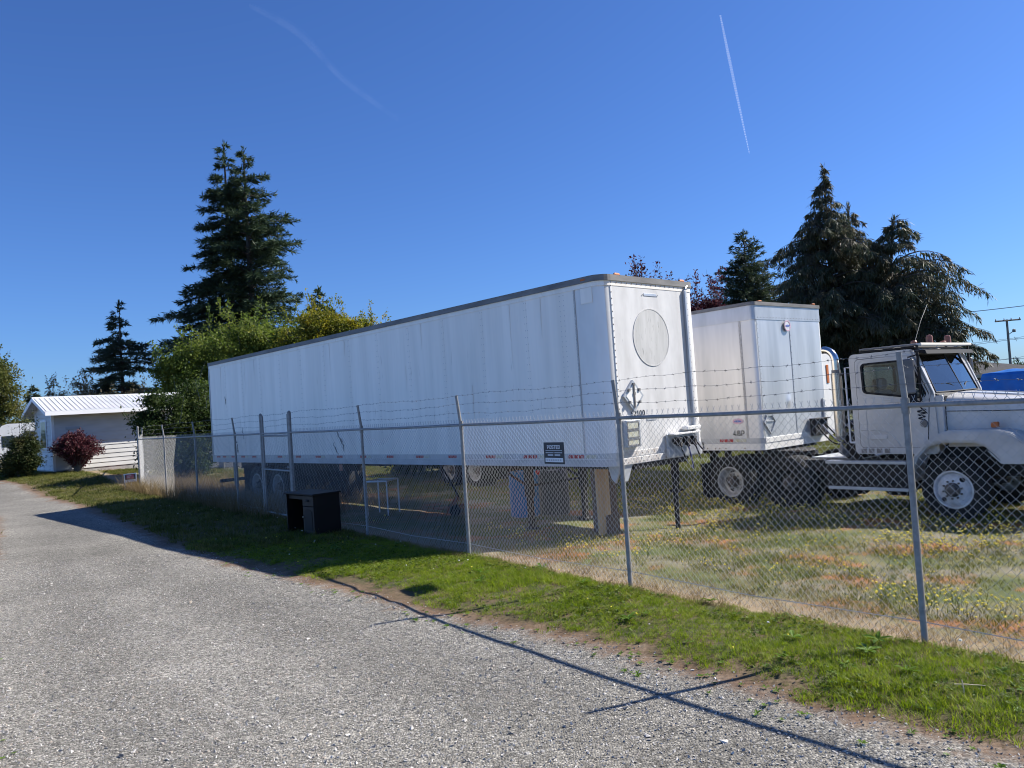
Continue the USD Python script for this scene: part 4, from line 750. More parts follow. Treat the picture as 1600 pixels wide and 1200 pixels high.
kp('rear_window_pane', prism(rearwin.buffer(.01), -1.602, -1.597, 'x'), 'glass'); kp('rear_window_seal', prism(rearwin.buffer(.02).difference(rearwin.buffer(-.01)), -1.63, -1.575, 'x'), 'trim_black')
# roof rack and lamps
kp('roof_rack', J(tube([(-1.42, -.98, 2.865), (-.42, -1.0, 2.865)], .02, 8), tube([(-1.42, .98, 2.865), (-.42, 1.0, 2.865)], .02, 8), *[tube([(x, -.98, 2.865), (x, .98, 2.865)], .016, 6) for x in (-1.4, -1.07, -.74)]), 'rail_dark')
kp('rack_front_bar', box(-.45, -.36, -1.02, 1.02, 2.835, 2.885, .01), 'dash_tan')
kp('visor', J(hullpts([(-.52, -.92, 2.80), (-.52, .92, 2.80), (-.56, -.92, 2.74), (-.56, .92, 2.74), (-.33, -.95, 2.76), (-.33, .95, 2.76), (-.31, -.95, 2.70), (-.31, .95, 2.70)]), box(-1.45, -.5, -.95, .95, 2.803, 2.845, .01)), 'trim_black')
for x, y in ((-.43, -1.02), (-.43, 1.02)): kp('rack_post', box(x-.018, x+.018, y-.018, y+.018, 1.92, 2.86, .004), 'black_steel')
for x, y, h, r in ((-.6, -.12, .17, .055), (-.6, .62, .17, .055), (-.62, -.68, .07, .05), (-.55, .30, .06, .05)):
    B_ = kp('beacon', lathe([(r+.01, 2.86), (r+.01, 2.885), (r, 2.89), (r, 2.88+h*.75), (r*.75, 2.88+h*.95), (0, 2.88+h)], 16, 'z', (x, y, 0)), 'dull_orange', smooth=40)
    kp('base', cyl((x, y, 2.84), (x, y, 2.885), r+.014, 14), 'trim_black', B_)
kp('aerial', tube([(-.6, -.75, 2.85), (-.64, -.3, 3.3), (-.68, .1, 3.6)], .004, 5), 'rail_dark')
# mirrors
for sg in (-1, 1):
    MR = kp('mirror', tr(box(-.10, .10, -.035, .035, -.30, .27, .02), (-.52, sg*1.22, 2.36), rotz(sg*-.5)), 'rail_dark')
    kp('mirror_arm', J(tube([(-.42, sg*.99, 2.70), (-.50, sg*1.22, 2.66), (-.50, sg*1.22, 2.62)], .012, 6), tube([(-.36, sg*.99, 1.86), (-.5, sg*1.22, 1.98), (-.5, sg*1.22, 2.08)], .012, 6), tube([(-.36, sg*.99, 1.72), (-.5, sg*1.2, 1.95)], .010, 6)), 'black_steel', MR)
    kp('convex_mirror', tr(box(-.09, .09, -.03, .03, -.075, .075, .02), (-.50, sg*1.22, 1.98), rotz(sg*-.5)), 'trim_black', MR)
# hood, loft of rounded sections
def hood_section(x):
    u = (x+.12)/1.75; hw = .86-.20*u; zt_ = 2.035-.155*u-.06*u*u; zb_ = 1.16; r = .16; o = []
    for a in np.linspace(0, pi/2, 7): o.append((-hw+r-r*cos(a), zt_-.045-r*.8+r*.8*sin(a)))
    for y in np.linspace(-hw+r, hw-r, 7)[1:-1]: o.append((y, zt_-.045+.05*cos(y/hw*pi/2)))
    o += [(-y, z) for y, z in o[:7][::-1]]
    o = [(-hw-.01, zb_)]+[(-hw-.01, 1.55)]+o+[(hw+.01, 1.55), (hw+.01, zb_)]
    return np.array([(x, y, z) for y, z in o])
hs = [hood_section(x) for x in (-.12, .2, .6, 1.0, 1.4, 1.62)]; nn_ = len(hs[0]); hv = np.vstack(hs); hf = []
for i in range(len(hs)-1):
    for j in range(nn_-1): a = i*nn_+j; hf += [(a, a+nn_, a+nn_+1), (a, a+nn_+1, a+1)]
HD = kp('hood', (hv, np.array(hf)), TW, smooth=35)
kp('hood_crease', J(*[tube([(-.1, sg*.40, 2.028), (.6, sg*.36, 1.965), (1.55, sg*.31, 1.86)], .012, 6) for sg in (-1, 1)]), TW, HD, smooth=True)
kp('hood_seam', J(tube([(-.12, -.872, 1.74), (.5, -.80, 1.72), (1.5, -.70, 1.70)], .006, 5)), 'trim_black', HD)
kp('cowl_side', box(-.27, -.125, -.96, -.87, 1.2, 2.0, .01), TW); kp('cowl_side', box(-.27, -.125, .87, .96, 1.2, 2.0, .01), TW)
kp('cowl_gap', box(-.135, -.118, -.885, -.84, 1.2, 1.98), 'trim_black')
kp('grille', J(box(1.60, 1.66, -.50, .50, .85, 1.80, .02), *[box(1.66, 1.675, -.46, .46, .92+i*.09, .95+i*.09) for i in range(9)]), 'chrome')
kp('bumper', box(1.62, 1.80, -1.2, 1.2, .45, .80, .04), 'chrome')
def arch(o):  # wheel opening
    return [(-.62-o, .62), (-.60-o, .80), (-.50-o, 1.02), (-.34-o*.8, 1.17+o*.3), (-.12, 1.245+o*.6), (.36, 1.245+o*.6), (.52, 1.17+o*.6), (.62, 1.05), (.74, .93)]
fo = [(-.68, .60), (-.665, .80), (-.56, 1.06), (-.36, 1.28), (-.16, 1.40), (.0, 1.445), (.72, 1.445), (.90, 1.40), (1.12, 1.25), (1.34, 1.10), (1.60, 1.02), (1.62, .93), (.74, .925)]
fpoly = Polygon(fo+[(.62, 1.05), (.52, 1.17), (.36, 1.235), (-.12, 1.235), (-.34, 1.165), (-.50, 1.0), (-.60, .80), (-.62, .60)]).buffer(0)
def fender(sg):
    ms = []
    for y0, y1, ins in ((-1.205, -1.195, .055), (-1.195, -1.175, .032), (-1.175, -1.15, .016), (-1.15, -1.11, .005), (-1.11, -.70, 0)):
        cut = Polygon([(-3, -1), (3, -1), (3, 1.0), (1.4, 1.0), (.7, .95), (.60, 1.08), (.36, 1.20), (-.12, 1.20), (-.34, 1.14), (-.52, .95), (-.6, .62), (-.62, .5), (-3, .5)])
        g = fpoly.intersection(fpoly.buffer(-ins).union(cut.buffer(.02))) if ins else fpoly
        g = g if g.geom_type == 'Polygon' else max(g.geoms, key=lambda a: a.area); ms.append(prism(g, y0, y1))
    m = J(*ms); return m if sg < 0 else mirror(m)
for sg in (-1, 1):
    F_ = kp('fender', fender(sg), 'truck_grey', smooth=25)
    hl = kp('headlight', box(1.5, 1.66, sg*.72-.2, sg*.72+.2, 1.06, 1.24, .03), 'chrome')
kp('side_marker', box(.56, .66, -.99, -.905, 1.46, 1.55, .012), 'orange_lens')
kp('fender_liner', J(prism(fpoly.buffer(-.03).difference(Polygon([(-3, -1), (3, -1), (3, .5), (-3, .5)])), -.72, -.70), box(-.5, 1.5, -.72, -.6, .95, 1.2)), 'trim_black')
# painted squiggle and round reflector on the cowl
s = np.linspace(0, 1, 40); kp('black_emblem', tube(np.stack([-.45+.07*np.sin(s*22)*(1-.3*s), np.full(40, -1.004), 1.80-.20*s], 1), .010, 5), 'paint_black')
kp('round_emblem', tr(lathe([(0, -.03), (.055, -.028), (.065, -.01), (.065, .0), (0, 0)], 16, 'y'), (-.42, -.999, 1.555)), 'rail_dark')
# chassis
for y in (-.43, .43): kp('frame_rail', box(-5.0, 1.55, y-.045, y+.045, .66, .92, .006), 'black_steel')
for x in (-4.9, -3.4, -1.9, -.4, 1.2): kp('cross_member', box(x-.05, x+.05, -.38, .38, .68, .88), 'black_steel')
kp('deck_plate', box(-2.7, -1.66, -.62, .62, .935, .955, .003), 'rub_rail')
kp('fifth_wheel', J(lathe([(0, 1.06), (.5, 1.06), (.52, 1.03), (.5, 1.0), (0, 1.0)], 24, 'z', (-3.55, 0, 0)), box(-3.9, -3.2, -.5, .5, .922, 1.0)), 'black_steel')
kp('engine_block', box(-.2, 1.4, -.4, .4, .7, 1.5, .05), 'black_steel')
kp('front_axle', J(cyl((0, -.95, .5), (0, .95, .5), .06, 10), box(-.6, .6, -.6, -.48, .56, .62), box(-.6, .6, .48, .6, .56, .62)), 'black_steel')
wheel_parts(TK, 0, -1.16, .5, -1, front=True, rimmat='wheel_white', dual=False); wheel_parts(TK, 0, 1.16, .5, 1, front=True, rimmat='wheel_white', dual=False)
for x in (-2.92, -4.17):
    kp('rear_axle', J(cyl((x, -.9, .5), (x, .9, .5), .09, 10), lathe([(.05, -.2), (.2, -.12), (.22, 0), (.2, .12), (.05, .2)], 14, 'x', (x, 0, .5))), 'black_steel')
    wheel_parts(TK, x, -1.2, .5, -1, rimmat='wheel_grey' if x < -4 else 'flap'); wheel_parts(TK, x, 1.2, .5, 1, rimmat='wheel_grey')
for sg in (-1, 1): kp('mud_flap', box(-4.86, -4.85, sg*.90-.3, sg*.90+.3, .12, .80, .003), 'flap'); 
kp('mud_flap_bar', box(-4.88, -4.83, -1.2, 1.2, .80, .85, .006), 'black_steel')
# battery and step box on the near side, tank behind it
SB = kp('step_box', prism(Polygon([(-2.12, .52), (-2.02, .445), (-.68, .445), (-.66, .93), (-2.12, .93)]), -1.17, -.62), 'black_steel')
kp('step_tread', J(box(-2.10, -.68, -1.21, -1.0, .895, .945, .006), box(-2.08, -.68, -1.2, -1.171, .445, .495, .004)), 'aluminium', SB)
kp('step_panel', J(*[box(-2.06+i*.46, -1.64+i*.46, -1.178, -1.1705, .52, .87, .003) for i in range(3)]), 'black_steel', SB)
for x in (-1.75, -.95): kp('fuel_tank', tr(lathe([(0, -.2), (.27, -.19), (.29, -.16), (.29, .16), (.27, .19), (0, .2)], 24, 'x'), (x, -.85, .62)), 'black_steel', smooth=40)
kp('air_tank', tr(lathe([(0, -.35), (.12, -.32), (.15, -.25), (.15, .25), (.12, .32), (0, .35)], 16, 'x'), (-1.3, .75, .6)), 'black_steel', smooth=40)
kp('side_fuel_tank', tr(lathe([(0, -.55), (.29, -.53), (.31, -.5), (.31, .5), (.29, .53), (0, .55)], 24, 'x'), (-1.3, .95, .68)), 'aluminium', smooth=40)
kp('battery_cover', box(-2.75, -2.1, -.95, -.5, .72, .93, .01), 'black_steel')
# exhaust stack
SX, SY = -1.95, -.86
s = np.linspace(0, pi/2*1.05, 9); elb = np.stack([SX-.20*(1-np.cos(s)), np.full(9, SY), 2.72+.22*np.sin(s)], 1)
ST = kp('exhaust_stack', tube(np.vstack([[(SX, SY, 1.30), (SX, SY, 2.5)], elb]), .066, 16, cap=False), 'chrome', smooth=40)
kp('heat_shield', tube([(SX, SY, 1.36), (SX, SY, 2.50)], .094, 20, cap=False), 'shield', ST, smooth=True)
kp('clamp', J(cyl((SX, SY, 2.49), (SX, SY, 2.56), .078, 14), cyl((SX, SY, 1.30), (SX, SY, 1.37), .085, 14)), 'rail_dark', ST)
kp('inlet_pipe', tube([(SX, SY, 1.3), (SX, SY, 1.1), (SX+.1, SY+.2, .95)], .07, 10), 'rail_dark', ST, smooth=40)
kp('stack_bracket', J(box(SX+.07, -1.6, SY-.015, SY+.015, 2.45, 2.49), box(SX+.07, -1.6, SY-.015, SY+.015, 1.5, 1.54)), 'black_steel', ST)
kp('rear_box', box(-1.9, -1.66, -.8, -.25, .95, 1.42, .01), 'black_steel')
kp('grab_pole', J(tube([(-1.72, -.97, 1.25), (-1.72, -.97, 2.58), (-1.63, -.96, 2.58)], .016, 8), tube([(-1.72, -.97, 1.25), (-1.63, -.96, 1.25)], .016, 8)), 'white_tube', smooth=40)
for k, (y, a) in enumerate(((-.55, 0), (-.42, 1), (-.3, 2))):
    t = np.linspace(0, 1, 90); kp('coiled_hose', tube(np.stack([-1.85-.25*np.sin(pi*t)+.035*np.cos(t*75), y+.05*t+.035*np.sin(t*75), 1.62-.6*t+.03*np.sin(6*t+a)], 1), .009, 5), 'hose_blue' if k != 1 else 'trim_black', smooth=True)

# ---------------------------------------------------------------- lawn house
HB = .45; HT = math.radians(47); hl_ = np.array([sin(HT), cos(HT)]); hg = np.array([-cos(HT), sin(HT)])   # long wall direction (away), gable direction (left)
def place(px, py, z):
    d = ray(px, py); return np.array([0, 0, CAM_Z])+d*(z-CAM_Z)/d[2]
hc = place(84.5, 740.5, HB); 
HS = thing('lawn_house', 'low white house with lap siding and a ribbed white metal roof', 'house', (hc[0], hc[1], HB), math.atan2(hl_[1], hl_[0]))
# local x along the long wall (away), local y towards the left gable side, wall faces -y
GW, GL, EH, RH, OV, OG = 3.1, 17.0, 2.95, 3.42, .74, .40
def hp(name, m, mat, parent=None, **kw): return part(parent or HS, name, m, M[mat], **kw)
hp('foundation', box(0.02, GL, .02, GW-.02, -.5, .12), 'concrete')
LW = hp('long_wall', box(.03, GL, .03, .12, .12, EH), 'siding')
nrow = 14; rh = (EH-.14)/nrow
def lap(z0, h): return [(-.004, z0+h), (.022, z0+h), (.03, z0), (-.004, z0)]
for i in range(nrow):
    z0 = .14+i*rh; m = prism([(.03-.0, z0+rh+.004), (.016, z0+rh+.004), (-.012, z0), (.03, z0)], .05, GL, 'x'); hp('siding_board', m, 'siding', LW)
GWALL = hp('gable_wall', prism([(.03, .12), (GW-.03, .12), (GW-.03, EH), (GW/2, RH+.0), (.03, EH)], .03, .12, 'x'), 'siding')
for i in range(16):
    z0 = .14+i*rh; z1 = z0+rh; fr = lambda z: 0 if z <= EH else (z-EH)/(RH-EH)*GW/2
    if z0 > RH-.1: break
    ya, yb = .05+fr(z1), GW-.05-fr(z1); 
    if ya > yb-.05: break
    hp('siding_board', hullpts([(.03, ya, z0), (.03, yb, z0), (-.012, ya, z0), (-.012, yb, z0), (.03, ya, z1), (.03, yb, z1), (.016, ya, z1), (.016, yb, z1)]), 'siding_worn' if i < 4 else 'siding', GWALL)
for x, y in ((0, 0), (0, GW)): hp('corner_board', box(-.02, .09, y-.02 if y == 0 else y-.09, y+.09 if y == 0 else y+.02, .1, EH), 'trim_white')
WN = hp('window', box(-.035, .0, .95, 2.05, 1.1, 2.45, .004), 'trim_white')
hp('pane', box(-.04, -.03, 1.03, 1.49, 1.18, 2.37), 'glass_dark', WN); hp('pane', box(-.04, -.03, 1.52, 1.97, 1.18, 2.37), 'glass_dark', WN)
hp('blind', box(-.028, -.024, 1.03, 1.97, 1.18, 2.37), 'curtain', WN)
sl = (RH-EH)/(GW/2); 
for sg in (0, 1):
    ye = -OV if sg == 0 else GW+OV; ze = EH-sl*OV; yr = GW/2
    m = hullpts([(x, y, z+dz) for x in (-OG, GL+.3) for y, z in ((ye, ze), (yr, RH+.02)) for dz in (.02, .06)]); RF_ = hp('roof', m, 'roof_white')
    hp('soffit', hullpts([(x, y, z+dz) for x in (-OG+.02, GL+.28) for y, z in ((ye+(.02 if sg == 0 else -.02), ze), (yr, RH+.02)) for dz in (-.02, .018)]), 'soffit', RF_)
    hp('fascia', box(-OG, GL+.3, ye-.02, ye+.0, ze-.13, ze+.05) if sg == 0 else box(-OG, GL+.3, ye, ye+.02, ze-.13, ze+.05), 'trim_white', RF_)
    if sg == 0:
        for x in np.arange(-OG+.06, GL+.3, .20):
            hp('roof_rib', hullpts([(x+dx, y, z+dz) for (dx, dz) in ((-.02, .06), (.02, .06), (-.01, .088), (.01, .088)) for y, z in ((ye-.015, ze), (yr-.03, RH+.01))]), 'roof_white', RF_)
    hp('barge_board', hullpts([(x, y, z+dz) for x in (-OG-.025, -OG) for y, z in ((ye, ze), (yr, RH+.02)) for dz in (-.10, .065)]), 'trim_white', RF_)
hp('ridge_cap', hullpts([(x, y, z) for x in (-OG-.02, GL+.3) for y, z in ((GW/2-.16, RH+.03), (GW/2+.16, RH+.03), (GW/2, RH+.12))]), 'roof_white')
hp('wall_plate', box(.55, 1.15, -.03, -.012, 1.95, 2.06, .004), 'sign_grey')
hp('outlet_box', box(.12, .3, -.06, -.012, 1.0, 1.18, .01), 'trim_white')
# ---------------------------------------------------------------- motorhome
rp0 = at_depth(33, 700, 50); VA = math.radians(58); RV = thing('motorhome', 'white motorhome parked behind the green shrub at the far left', 'motorhome', (rp0[0], rp0[1], HB), math.atan2(cos(VA), sin(VA)))
def vp(name, m, mat, parent=None, **kw): return part(parent or RV, name, m, M[mat], **kw)
vz = CAM_Z-HB+(ray(30, 662)*50)[2]
vp('body', prism(poly_round([(-1.4, .55), (-1.4, 1.7), (-1.0, vz-.12), (-.7, vz), (6, vz), (6, .55)], .12), -1.15, 1.15), 'rv_white', smooth=30)
vp('awning', box(.2, 5.2, -1.28, -1.16, vz-.75, vz-.5, .04), 'rv_dark'); vp('stripe', box(-.6, 5.9, -1.156, -1.15, 1.2, 1.32), 'rv_dark')
vp('windshield', box(-1.43, -1.38, -.95, .95, 1.3, 2.0, .01), 'glass_dark'); vp('side_window', box(-1.0, -.3, -1.16, -1.15, 1.25, 1.95, .005), 'glass_dark'); vp('side_window', box(1.2, 2.4, -1.16, -1.15, 1.35, 2.0, .005), 'glass_dark')
vp('air_conditioner', box(1.5, 2.4, -.4, .4, vz, vz+.26, .06), 'rv_white'); vp('roof_vent', box(3.4, 3.9, -.25, .25, vz, vz+.14, .03), 'rail_dark'); vp('roof_pod', box(4.4, 5.6, -.7, .7, vz, vz+.2, .08), 'rv_white')
for sg in (-1, 1): MRr = vp('mirror', box(-1.45, -1.3, sg*1.5-.1, sg*1.5+.1, 1.3, 1.8, .02), 'trim_black'); vp('mirror_arm', tube([(-1.3, sg*1.15, 1.4), (-1.38, sg*1.5, 1.45)], .02, 6), 'trim_black', MRr)
for x in (-.5, 4.6): vp('wheel', J(*[lathe([(.1, -.12*s_), (.32, -.12*s_), (.38, -.08*s_), (.38, .08*s_), (.32, .12*s_), (.1, .12*s_)], 20, 'y', (x, s_*1.0, .38)) for s_ in (-1, 1)]), 'rubber', smooth=40)
# ---------------------------------------------------------------- far right: low grey building, tarp, pole, cables
bc = at_depth(1536, 610, 46); bA = math.radians(30)
BD = thing('grey_building', 'low grey building with a shallow grey roof beyond the truck hood', 'building', (bc[0], bc[1], -.36), bA)
def bp(name, m, mat, parent=None, **kw): return part(parent or BD, name, m, M[mat], **kw)
eh = 2.42
bp('wall', box(0, 9, 0, .15, 0, eh), 'grey_wall'); bp('wall', box(-.0, .15, .16, 8, 0, eh), 'grey_wall'); bp('wall', box(8.85, 9, .16, 8, 0, eh), 'grey_wall')
RO = bp('roof', hullpts([(-.5, -.5, eh), (9.5, -.5, eh), (-.5, 8.5, eh), (9.5, 8.5, eh), (2.6, 4, eh+1.0), (6.6, 4, eh+1.0), (-.5, -.5, eh+.06), (9.5, -.5, eh+.06), (-.5, 8.5, eh+.06), (9.5, 8.5, eh+.06)]), 'grey_roof')
bp('fascia', J(box(-.52, 9.52, -.52, -.5, eh-.12, eh+.06), box(-.52, -.5, -.5, 8.5, eh-.12, eh+.06)), 'trim_white', RO)
for y in (1.0, 3.4, 5.6): bp('door', box(-.03, .0, y, y+1.1, .0, 2.05), 'door_blue')
WB = bp('window', box(1.5, 3.2, -.03, 0, .9, 1.9), 'trim_white'); bp('pane', box(1.58, 3.12, -.04, -.03, .98, 1.82), 'glass_dark', WB)
tc_ = at_depth(1592, 600, 19.5); TPz = float(H(tc_[0]+.8, tc_[1])); th_ = CAM_Z+(ray(1590, 577)*19.5)[2]-TPz
tarpm = trimesh.creation.box(extents=(3.4, 2.2, th_)); 
for _ in range(5): tarpm = tarpm.subdivide()
tv = np.array(tarpm.vertices); tv[:, 2] += th_/2; uu = tv[:, 2]/th_; tv[:, :2] *= (1.14-.30*uu**1.5)[:, None]
rr_ = np.sqrt((tv[:, 0]/1.7)**4+(tv[:, 1]/1.1)**4); tv[:, 2] -= .16*np.clip(rr_-.4, 0, 1)*uu**3
tn = meshkit.fbm(np.stack([tv[:, 0]*2.2, tv[:, 1]*2.2, tv[:, 2]*.9], -1), 3, 4)-.5; tv[:, :2] *= (1+.09*tn*np.clip(1.1-uu*.4, 0, 1))[:, None]; tv[:, 2] += .10*tn*uu
TP = thing('tarp_cover', 'big blue tarpaulin draped over a load at the right edge behind the truck hood', 'tarpaulin', (tc_[0]+1.15, tc_[1]+.4, TPz), .5)
part(TP, 'sheet', (tv, np.array(tarpm.faces)), M['tarp'], smooth=True)
part(TP, 'rope', J(*[tube([(x, -1.35, .1), (x*.95, -1.12, th_*.6), (x*.85, -.85, th_-.12), (x*.8, 0, th_+.03), (x*.85, .9, th_-.1)], .008, 5) for x in (-.9, .5)]), M['dash_tan'])
pp = at_depth(1580, 580, 100); ptop = at_depth(1572.5, 499, 100)
UPn = thing('utility_pole', 'bare wooden utility pole with a crossarm beyond the grey building', 'utility pole', (pp[0], pp[1], 0))
phh = ptop[2]; part(UPn, 'pole', tube([(0, 0, -1), (0, 0, phh)], [.19, .13], 10), M['pole'], smooth=40)
ax = nrm(np.array([.95, -.3, 0])); part(UPn, 'crossarm', tube([-ax*1.45+np.array([0, -.2, phh-.15]), ax*1.45+np.array([0, -.2, phh-.15])], .10, 4), M['pole'])
for k in (-1.35, -.4, .4, 1.35): part(UPn, 'insulator', lathe([(.05, 0), (.07, .06), (.04, .12), (.06, .18), (0, .24)], 8, 'z', ax*k+np.array([0, -.2, phh-.05])), M['rail_dark'])
part(UPn, 'bracket', J(tube([(0, 0, phh-2.0), (.6, -.1, phh-1.6)], .05, 6), lathe([(0, -.2), (.2, -.18), (.2, .15), (0, .25)], 10, 'z', (.75, -.1, phh-1.5))), M['rail_dark'])
def cable(a, b, sag, r, label):
    t = np.linspace(0, 1, 40)[:, None]; P_ = a*(1-t)+b*t; P_[:, 2] -= 4*sag*(t*(1-t))[:, 0]; top('overhead_cable', tube(P_, r, 4), M['powerline'], label, 'cable', smooth=True)
cable(at_depth(1100, 505, 60), at_depth(1900, 431, 45), .9, .022, 'thick overhead cable passing behind the weeping cedar, above the utility pole')
cable(at_depth(1380, 548, 110), at_depth(1900, 470, 90), .9, .02, 'thin overhead cable crossing the utility pole below its bracket')
cable(at_depth(1380, 580, 110), at_depth(1900, 500, 90), .9, .02, 'lowest thin overhead cable crossing the utility pole low down')
# contrails high in the sky
def contrail(name, pix, Z, wid, dens, label, seed, soft):
    pix = np.array(pix, float); t = np.linspace(0, 1, 60); k = np.linspace(0, 1, len(pix)); px = np.interp(t, k, pix[:, 0]); py = np.interp(t, k, pix[:, 1])
    from scipy.interpolate import CubicSpline
    if len(pix) > 2: px, py = CubicSpline(k, pix[:, 0])(t), CubicSpline(k, pix[:, 1])(t)
    P_ = np.stack([at_depth(a, b, Z) for a, b in zip(px, py)]); r = np.interp(t, np.linspace(0, 1, len(wid)), wid)*Z/FPX/2
    m = usdkit.material(stage, LK+('fresh_contrail_vapour' if seed == 1 else 'old_contrail_vapour'), {'lw': ('layer_weight', {'blend': .5}), 'pw': ('math', {'math_type': 'power', 'value2': soft}), 'iv': ('math', {'math_type': 'subtract', 'value1': 1.0}), 'g': ('geometry', {}), 'n': ('noise_texture', {'scale': .0035, 'detail': 3}), 'mr': ('map_range', {'from_min': .35, 'from_max': .65, 'to_min': (.1 if soft > 1.4 else .75), 'to_max': 1.0, 'clamp': True}), 'k': ('math', {'math_type': 'multiply', 'value2': dens}), 'k2': ('math', {'math_type': 'multiply'}), 't': ('transparent_bsdf', {}), 'd': ('diffuse_bsdf', {'color': (.6, .6, .6)}), 'tl': ('translucent_bsdf', {'color': (.95, .95, .95)}), 'h': ('add_closure', {}), 'm': ('mix_closure', {})},
        [('lw.facing', 'iv.value2'), ('iv.value', 'pw.value1'), ('pw.value', 'k.value1'), ('g.position', 'n.vector'), ('n.fac', 'mr.value'), ('k.value', 'k2.value1'), ('mr.result', 'k2.value2'), ('k2.value', 'm.fac'), ('t.BSDF', 'm.closure1'), ('d.BSDF', 'h.closure1'), ('tl.BSDF', 'h.closure2'), ('h.closure', 'm.closure2')], surface='m.closure')
    tv_, tf_ = tube(P_, r, 24, cap=False); fn_ = np.cross(tv_[tf_[:, 1]]-tv_[tf_[:, 0]], tv_[tf_[:, 2]]-tv_[tf_[:, 0]]); ce_ = tv_[tf_].mean(1); ii_ = np.argmin(((ce_[:, None]-P_[None])**2).sum(-1), 1); keep_ = (ce_-P_[ii_])[:, 2] < 0
    top(name, (tv_, tf_[keep_]), m, label, 'contrail', smooth=True)
contrail('contrail', [(1125.5, 24), (1147, 128), (1171, 240)], 7000, [2.6, 4.6, 3.6, 1.2], .13, 'bright thin straight contrail above the trailers', 1, .6)
contrail('contrail', [(392, 8), (440, 30), (482, 60), (520, 103), (560, 138), (625, 186)], 8000, [11, 20, 21, 17, 18, 14], .014, 'faint old curved contrail high above the conifers at the left', 2, 1.6)
# ---------------------------------------------------------------- trees
M['fir'] = leafmat('dark_fir_needles', [(.026, .045, .030), (.052, .08, .046), (.09, .12, .06)], .9, .12)
M['fir2'] = leafmat('blue_grey_fir_needles', [(.028, .044, .034), (.055, .08, .055), (.09, .115, .07)], .9, .12)
M['cedar'] = leafmat('brown_green_cedar_sprays', [(.032, .046, .030), (.066, .082, .048), (.108, .096, .06), (.07, .066, .046)], 1.0, .14)
M['pine'] = leafmat('grey_green_pine_needles', [(0.0308, 0.0476, 0.028), (0.056, 0.077, 0.0448), (0.0812, 0.105, 0.0588)], 1.4, .15)
M['oak'] = leafmat('olive_green_leaves', [(.036, .064, .014), (.085, .125, .025), (.15, .19, .04), (.22, .22, .05)], .8, .35)
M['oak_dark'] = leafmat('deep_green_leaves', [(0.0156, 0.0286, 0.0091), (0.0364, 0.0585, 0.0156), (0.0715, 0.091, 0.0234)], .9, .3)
M['gold'] = leafmat('yellowing_leaves', [(.05, .075, .014), (.12, .14, .024), (.22, .20, .03), (.36, .27, .03)], .7, .38)
M['leftoak'] = leafmat('mixed_autumn_leaves', [(.03, .045, .012), (.07, .085, .022), (.12, .12, .035), (.17, .14, .06)], .5, .35)
M['plum'] = leafmat('purple_plum_leaves', [(0.03, 0.012, 0.018), (0.0675, 0.024, 0.033), (0.1275, 0.045, 0.045)], 1.5, .25)
M['barberry'] = leafmat('dark_red_barberry_leaves', [(.035, .013, .017), (.075, .024, .030), (.13, .045, .048)], 3.5, .25)
M['shrub'] = leafmat('dark_shrub_leaves', [(0.013, 0.0234, 0.0091), (0.0286, 0.0442, 0.0143), (0.065, 0.0715, 0.0234), (0.117, 0.091, 0.039)], 1.6, .25)
M['dusty'] = leafmat('grey_brown_scrub', [(.06, .055, .03), (.10, .09, .05), (.15, .13, .085)], 1.0, .25)
def tree_base(px, Z, py=None): 
    P_ = at_depth(px, 660, Z); return np.array([P_[0], P_[1], float(H(P_[0], P_[1]))])
def height_at(px, py, Z, base): return CAM_Z+(ray(px, py)*Z)[2]-base[2]
